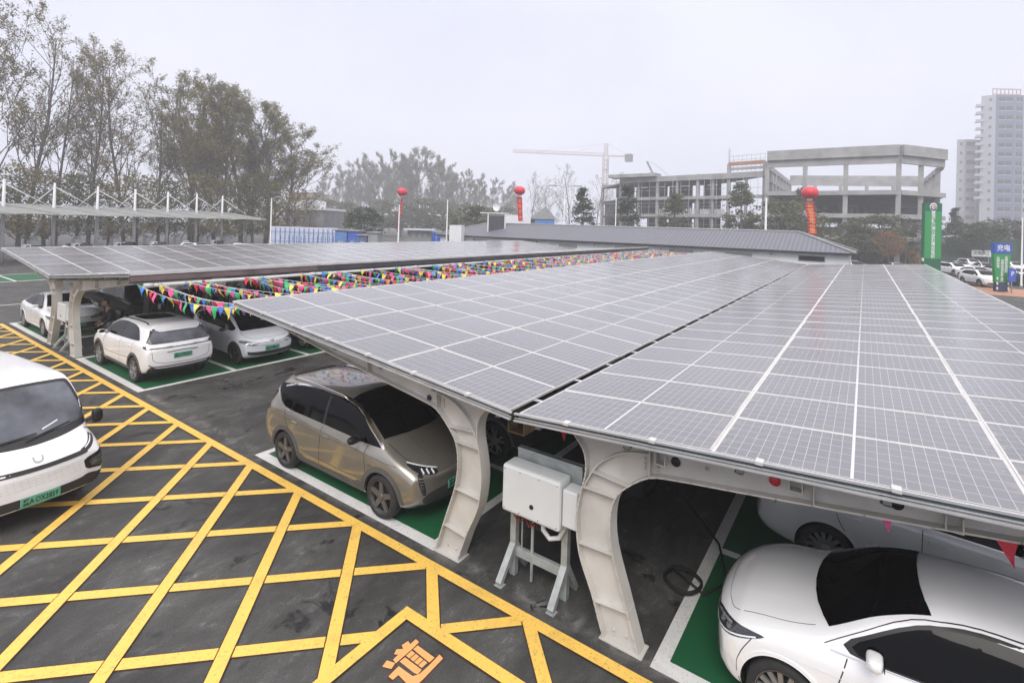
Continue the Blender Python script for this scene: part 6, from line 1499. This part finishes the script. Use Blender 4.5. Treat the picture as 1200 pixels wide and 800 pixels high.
for sx in (-1, 1):
    mb = MB()
    for k in range(3): mb.cbox((sx*6.5*q,-.06,.35+.45*k), (.12,.06,.22))
    mb.build('reflector', M['white'], tt)
p = foot(1187.5, 46); bs = empty('parking_sign', p, atan2(Rv.y, Rv.x), 'small blue sign on a post touching the right side of the totem', 'sign'); mb = MB(); mb.box((-.34,-.04,at(1187,330,46).z),(.34,.04,at(1187,315,46).z)); f_ = mb.build('sign_face', M['blue'], bs); place_text('P', .6, M['white'], f_, (0,-.05,at(1187,321,46).z), (1,0,0), (0,0,1), bold=.01)
mb = MB(); mb.tube([(0,.05,0),(0,.05,at(1187,316,46).z)], .04, 8); mb.build('post', M['galv'], bs)
mb = MB(); a, b = foot(1165, 58), foot(1215, 52); 
hg = clump_tree(1.0, 1.0, 'ball', 81, 40, .07, LM['dark'], base=.0, clump=30, spreadc=.35)
for i in range(7): pp = a.lerp(b, (i+.5)/7); plant_tree(hg, 'hedge_bush', pp, 1.15, 'clipped dark green bush in the low hedge by the parked cars, one of several alike', 'low hedge bushes beside the road', 1.3, i)['category'] = 'bush'
# cars of the far-left green bays, dark green one cropped by the frame edge
c = copy_tree(suvW); f = foot(2, 47.5); put(c, f.x-1, f.y+1, 90, 'dark teal car cropped at the left edge beyond the second canopy', 'car', None); c.name = 'parked_car'
TEAL = simple('teal_paint', (.02,.07,.06), .3, coat=.8, var=.05)
for ch in kids(c):
    if ch.type == 'MESH' and M['white_paint'] in list(ch.data.materials):
        ch.data = ch.data.copy()
        for i, m in enumerate(ch.data.materials):
            if m == M['white_paint']: ch.data.materials[i] = TEAL
# ================================================================ person beside the white SUV
def skin_body(name, joints, edges, root_i, mat, parent, sub=2):
    """one continuous skinned surface; joints: (x, y, z, rx, ry)"""
    me = bpy.data.meshes.new(name); me.from_pydata([j[:3] for j in joints], edges, []); o = link(name, me, parent)
    o.modifiers.new('skin', 'SKIN'); 
    if not me.skin_vertices: me.skin_vertices_add() if hasattr(me, 'skin_vertices_add') else None
    sv = me.skin_vertices[0].data
    for i, j in enumerate(joints): sv[i].radius = (j[3], j[4]); sv[i].use_root = (i == root_i)
    s = o.modifiers.new('sub', 'SUBSURF'); s.levels = sub; s.render_levels = sub
    nm = bpy.data.meshes.new_from_object(o.evaluated_get(bpy.context.evaluated_depsgraph_get())); nm.name = name
    o.modifiers.clear(); o.data = nm; nm.materials.clear(); nm.materials.append(mat); nm.polygons.foreach_set('use_smooth', [True]*len(nm.polygons)); return o
def ensure_skin(me): pass
M['skin'] = simple('skin', (.42,.25,.17), .55, var=.06); M['navy'] = simple('navy_jacket', (.012,.014,.024), .8, var=.25, scale=9)
M['trousers'] = simple('grey_trousers', (.17,.18,.18), .8, var=.2, scale=8); M['sage'] = simple('sage_green_cloth', (.16,.20,.17), .85, var=.15, scale=9); M['hair'] = simple('black_hair', (.01,.009,.009), .6, var=.2)
def skin_obj(name, joints, edges, root_i, mat, parent, sub=2):
    bm = bmesh.new(); lay = bm.verts.layers.skin.verify(); vs = []
    for i, j in enumerate(joints):
        v = bm.verts.new(j[:3]); v[lay].radius = (j[3], j[4]); v[lay].use_root = (i == root_i); vs.append(v)
    for a, b in edges: bm.edges.new((vs[a], vs[b]))
    me = bpy.data.meshes.new(name); bm.to_mesh(me); bm.free(); o = link(name, me, parent)
    o.modifiers.new('skin', 'SKIN'); s = o.modifiers.new('sub', 'SUBSURF'); s.levels = sub; s.render_levels = sub
    nm = bpy.data.meshes.new_from_object(o.evaluated_get(bpy.context.evaluated_depsgraph_get())); nm.name = name
    o.modifiers.clear(); o.data = nm; nm.materials.clear(); nm.materials.append(mat); nm.polygons.foreach_set('use_smooth', [True]*len(nm.polygons)); return o
per = empty('person', (6.75, 21.85, 0), radians(185), 'person in a dark jacket and grey trousers striding between the column and the white SUV', 'person')
# facing local +x, left is +y; left leg steps forward
J = [(0,0,.93,.13,.10),(.02,0,1.12,.125,.10),(.09,0,1.30,.15,.105),(.14,0,1.42,.13,.085),(.18,0,1.50,.055,.055),(.22,0,1.57,.055,.055),
     (0,.09,.88,.088,.088),(.22,.11,.52,.062,.062),(.40,.12,.13,.042,.042),(.43,.12,.045,.04,.035),(.55,.125,.03,.04,.028),
     (-.02,-.09,.88,.088,.088),(-.06,-.10,.50,.062,.062),(-.20,-.10,.12,.042,.042),(-.20,-.10,.045,.04,.035),(-.07,-.10,.03,.04,.028),
     (.14,.19,1.40,.062,.062),(.20,.25,1.13,.048,.048),(.40,.20,.98,.034,.034),(.46,.19,.96,.03,.04),
     (.12,-.19,1.40,.062,.062),(.10,-.27,1.13,.048,.048),(.30,-.24,.98,.034,.034),(.36,-.22,.96,.03,.04)]
Ed = [(0,1),(1,2),(2,3),(3,4),(4,5),(0,6),(6,7),(7,8),(8,9),(9,10),(0,11),(11,12),(12,13),(13,14),(14,15),(3,16),(16,17),(17,18),(18,19),(3,20),(20,21),(21,22),(22,23)]
skin_obj('body', J, Ed, 0, M['skin'], per)
def grow_j(idx, f, add=.012): return [(J[i][0], J[i][1], J[i][2], J[i][3]*f+add, J[i][4]*f+add) for i in idx]
jk = grow_j([0,1,2,3,16,17,18,20,21,22], 1.06, .022); jk[0] = (0,0,.90,.17,.135)
skin_obj('jacket', jk, [(0,1),(1,2),(2,3),(3,4),(4,5),(5,6),(3,7),(7,8),(8,9)], 0, M['navy'], per)
tr = grow_j([0,6,7,8,11,12,13], 1.04, .022); skin_obj('trousers', tr, [(0,1),(1,2),(2,3),(0,4),(4,5),(5,6)], 0, M['trousers'], per)
for s in ((8,9,10),(13,14,15)): skin_obj('shoe', [(J[s[1]][0]-.03,J[s[1]][1],.055,.048,.045),(J[s[1]][0]+.06,J[s[1]][1],.048,.05,.04),(J[s[2]][0]+.03,J[s[2]][1],.035,.042,.028)], [(0,1),(1,2)], 0, M['white'], per)
skin_obj('waist_cloth', [(.0,0,.80,.17,.14),(.01,0,.97,.16,.125)], [(0,1)], 0, M['sage'], per)
bm = bmesh.new(); bmesh.ops.create_uvsphere(bm, u_segments=20, v_segments=14, radius=1)
for v in bm.verts:
    q = v.co.copy(); v.co = Vector((q.x*.098+.012*(q.x > .8), q.y*.076*(1-.12*max(0,-q.z)), q.z*.118)); 
    if q.x > .75 and abs(q.y) < .28 and -.35 < q.z < .15: v.co.x += .018
me = bpy.data.meshes.new('head'); bm.to_mesh(me); bm.free(); me.materials.append(M['skin']); me.polygons.foreach_set('use_smooth', [True]*len(me.polygons)); hd_ = link('head', me, per, (.25,0,1.66))
bm = bmesh.new(); bmesh.ops.create_uvsphere(bm, u_segments=20, v_segments=14, radius=1)
bmesh.ops.delete(bm, geom=[v for v in bm.verts if (v.co.x > .25 and v.co.z < .45) or v.co.z < -.55], context='VERTS')
for v in bm.verts: v.co = Vector((v.co.x*.108-.004, v.co.y*.088, v.co.z*.128+.004))
me = bpy.data.meshes.new('hair'); bm.to_mesh(me); bm.free(); me.materials.append(M['hair']); me.polygons.foreach_set('use_smooth', [True]*len(me.polygons)); link('hair', me, per, (.25,0,1.66))
for sy in (-1, 1):
    mb = MB(); mb.lathe([(0,.008),(.010,.004),(.012,-.004)], 10, axis='x', c=(.342,sy*.030,1.675)); mb.build('eye', M['dark'], hd_, (-.25,0,-1.66))
    mb = MB(); mb.lathe([(0,.012),(.02,.008),(.026,-.006)], 10, axis='y', c=(.25,sy*.078,1.655)); mb.build('ear', M['skin'], hd_, (-.25,0,-1.66))
    # five bent fingers on each hand
    hx, hy, hz_ = (.46,.19,.96) if sy == 1 else (.36,-.22,.96)
    for k, ln in enumerate((.065,.075,.07,.058)):
        mb = MB(); y = hy+(k-1.5)*.019; mb.tube([(hx+.02,y,hz_),(hx+.05,y,hz_-.008),(hx+.05+ln*.5,y,hz_-.028),(hx+.045+ln*.6,y,hz_-.055)], [.010,.009,.008,.006], 6); mb.build('finger', M['skin'], per)
    mb = MB(); mb.tube([(hx-.01,hy-sy*.03,hz_),(hx+.02,hy-sy*.055,hz_-.012),(hx+.05,hy-sy*.055,hz_-.03)], [.012,.011,.008], 6); mb.build('thumb', M['skin'], per)
# dark covered bundle on a stand beside the person
bd = empty('covered_bundle', (6.9, 22.75, 0), radians(-60), 'long dark covered bundle on a stand beside the person', 'bundle')
mb = MB(); mb.tube([(-.95,0,1.78),(-.5,.02,1.70),(0,0,1.55),(.5,.03,1.42),(.85,0,1.30)], [.13,.19,.21,.19,.12], 12)
for v_i, v in enumerate(mb.v): mb.v[v_i] = (v[0], v[1]+.02*sin(v[0]*17+v[2]*11), v[2]+.02*sin(v[0]*23))
mb.build('cover', M['grey_trim'], bd)
mb = MB(); mb.tube([(-.9,0,1.96),(0,.05,1.76),(.8,0,1.50)], .05, 8); mb.build('roller', M['galv'], bd)
for a in (0, 2.1, 4.2): mb = MB(); mb.tube([(0,0,1.4),(.35*cos(a),.35*sin(a),.0)], .025, 6); mb.build('leg', M['trim'], bd)
# ================================================================ air
mb = MB(); mb.box((-125,-225,-1),(475,455,125)); hz = mb.build('haze', None, None); hz.data.materials.clear()
hm = bpy.data.materials.new('air'); hm.use_nodes = True; nt = hm.node_tree; nt.nodes.remove(nt.nodes['Principled BSDF'])
pv = nt.nodes.new('ShaderNodeVolumePrincipled'); pv.inputs['Color'].default_value = (.95, .95, .98, 1); pv.inputs['Density'].default_value = .0016; pv.inputs['Anisotropy'].default_value = 0.0
L(nt, pv.outputs[0], nt.nodes['Material Output'].inputs['Volume']); hz.data.materials.append(hm); hz['kind'] = 'stuff'
# ================================================================ light, air, camera
def world():
    w = bpy.data.worlds.new('World'); scene.world = w; w.use_nodes = True; nt = w.node_tree
    bg = nt.nodes['Background']; sky = nt.nodes.new('ShaderNodeTexSky'); sky.sky_type = 'NISHITA'; sky.sun_disc = False
    sky.sun_elevation = radians(48); sky.sun_rotation = radians(200); sky.air_density = 1.2; sky.dust_density = 4.0; sky.altitude = 0
    hs = nt.nodes.new('ShaderNodeHueSaturation'); hs.inputs['Saturation'].default_value = .45; hs.inputs['Value'].default_value = 1.0
    L(nt, sky.outputs['Color'], hs.inputs['Color'])
    # even cloud deck, with faint soft variation
    tc = nt.nodes.new('ShaderNodeTexCoord'); no = N(nt, 'ShaderNodeTexNoise', Scale=2.4, Detail=5.0, Roughness=.5); L(nt, tc.outputs['Generated'], no.inputs['Vector'])
    cl = ramp(nt, no.outputs['Fac'], [(.3, (5.4,5.65,6.95)), (.7, (6.5,6.7,7.8))])
    sx = N(nt, 'ShaderNodeSeparateXYZ'); L(nt, tc.outputs['Generated'], sx.inputs[0]); zen = ramp(nt, sx.outputs['Z'], [(.38, (1,1,1)), (1.0, (2.35,2.15,1.80))])
    cl = type('o', (), {'outputs': {'Color': mixc(nt, 1.0, cl.outputs['Color'], zen.outputs['Color'], 'MULTIPLY')}})
    m = mixc(nt, .86, hs.outputs['Color'], cl.outputs['Color'])
    L(nt, m, bg.inputs['Color']); bg.inputs['Strength'].default_value = .105
world()
sun = bpy.data.lights.new('Sun', 'SUN'); sun.energy = 1.5; sun.angle = radians(28); sun.color = (1, .95, .88)
so = bpy.data.objects.new('Sun', sun); COL.objects.link(so); so.rotation_euler = (radians(42), 0, radians(-70))

cam = bpy.data.cameras.new('Camera'); co = bpy.data.objects.new('Camera', cam); COL.objects.link(co); scene.camera = co
cam.sensor_fit = 'HORIZONTAL'; cam.sensor_width = 36; cam.lens = 36*FPX/1200; cam.clip_end = 3000; cam.clip_start = .05
cam.shift_y = -(400-CY)/1200; cam.shift_x = 0
co.matrix_world = Matrix.Translation((0, 0, CAMZ)) @ Matrix((C_R, -C_D, -C_F)).transposed().to_4x4()
vs = scene.view_settings; vs.view_transform = 'Standard'; vs.look = 'None'; vs.gamma = 1; vs.exposure = .56; vs.use_curve_mapping = False
cy_ = scene.cycles; cy_.use_denoising = True; cy_.max_bounces = 6; cy_.diffuse_bounces = 3; cy_.glossy_bounces = 3; cy_.transmission_bounces = 2; cy_.volume_bounces = 2; cy_.transparent_max_bounces = 4; cy_.caustics_reflective = False; cy_.caustics_refractive = False
cy_.use_adaptive_sampling = True; cy_.adaptive_threshold = .02
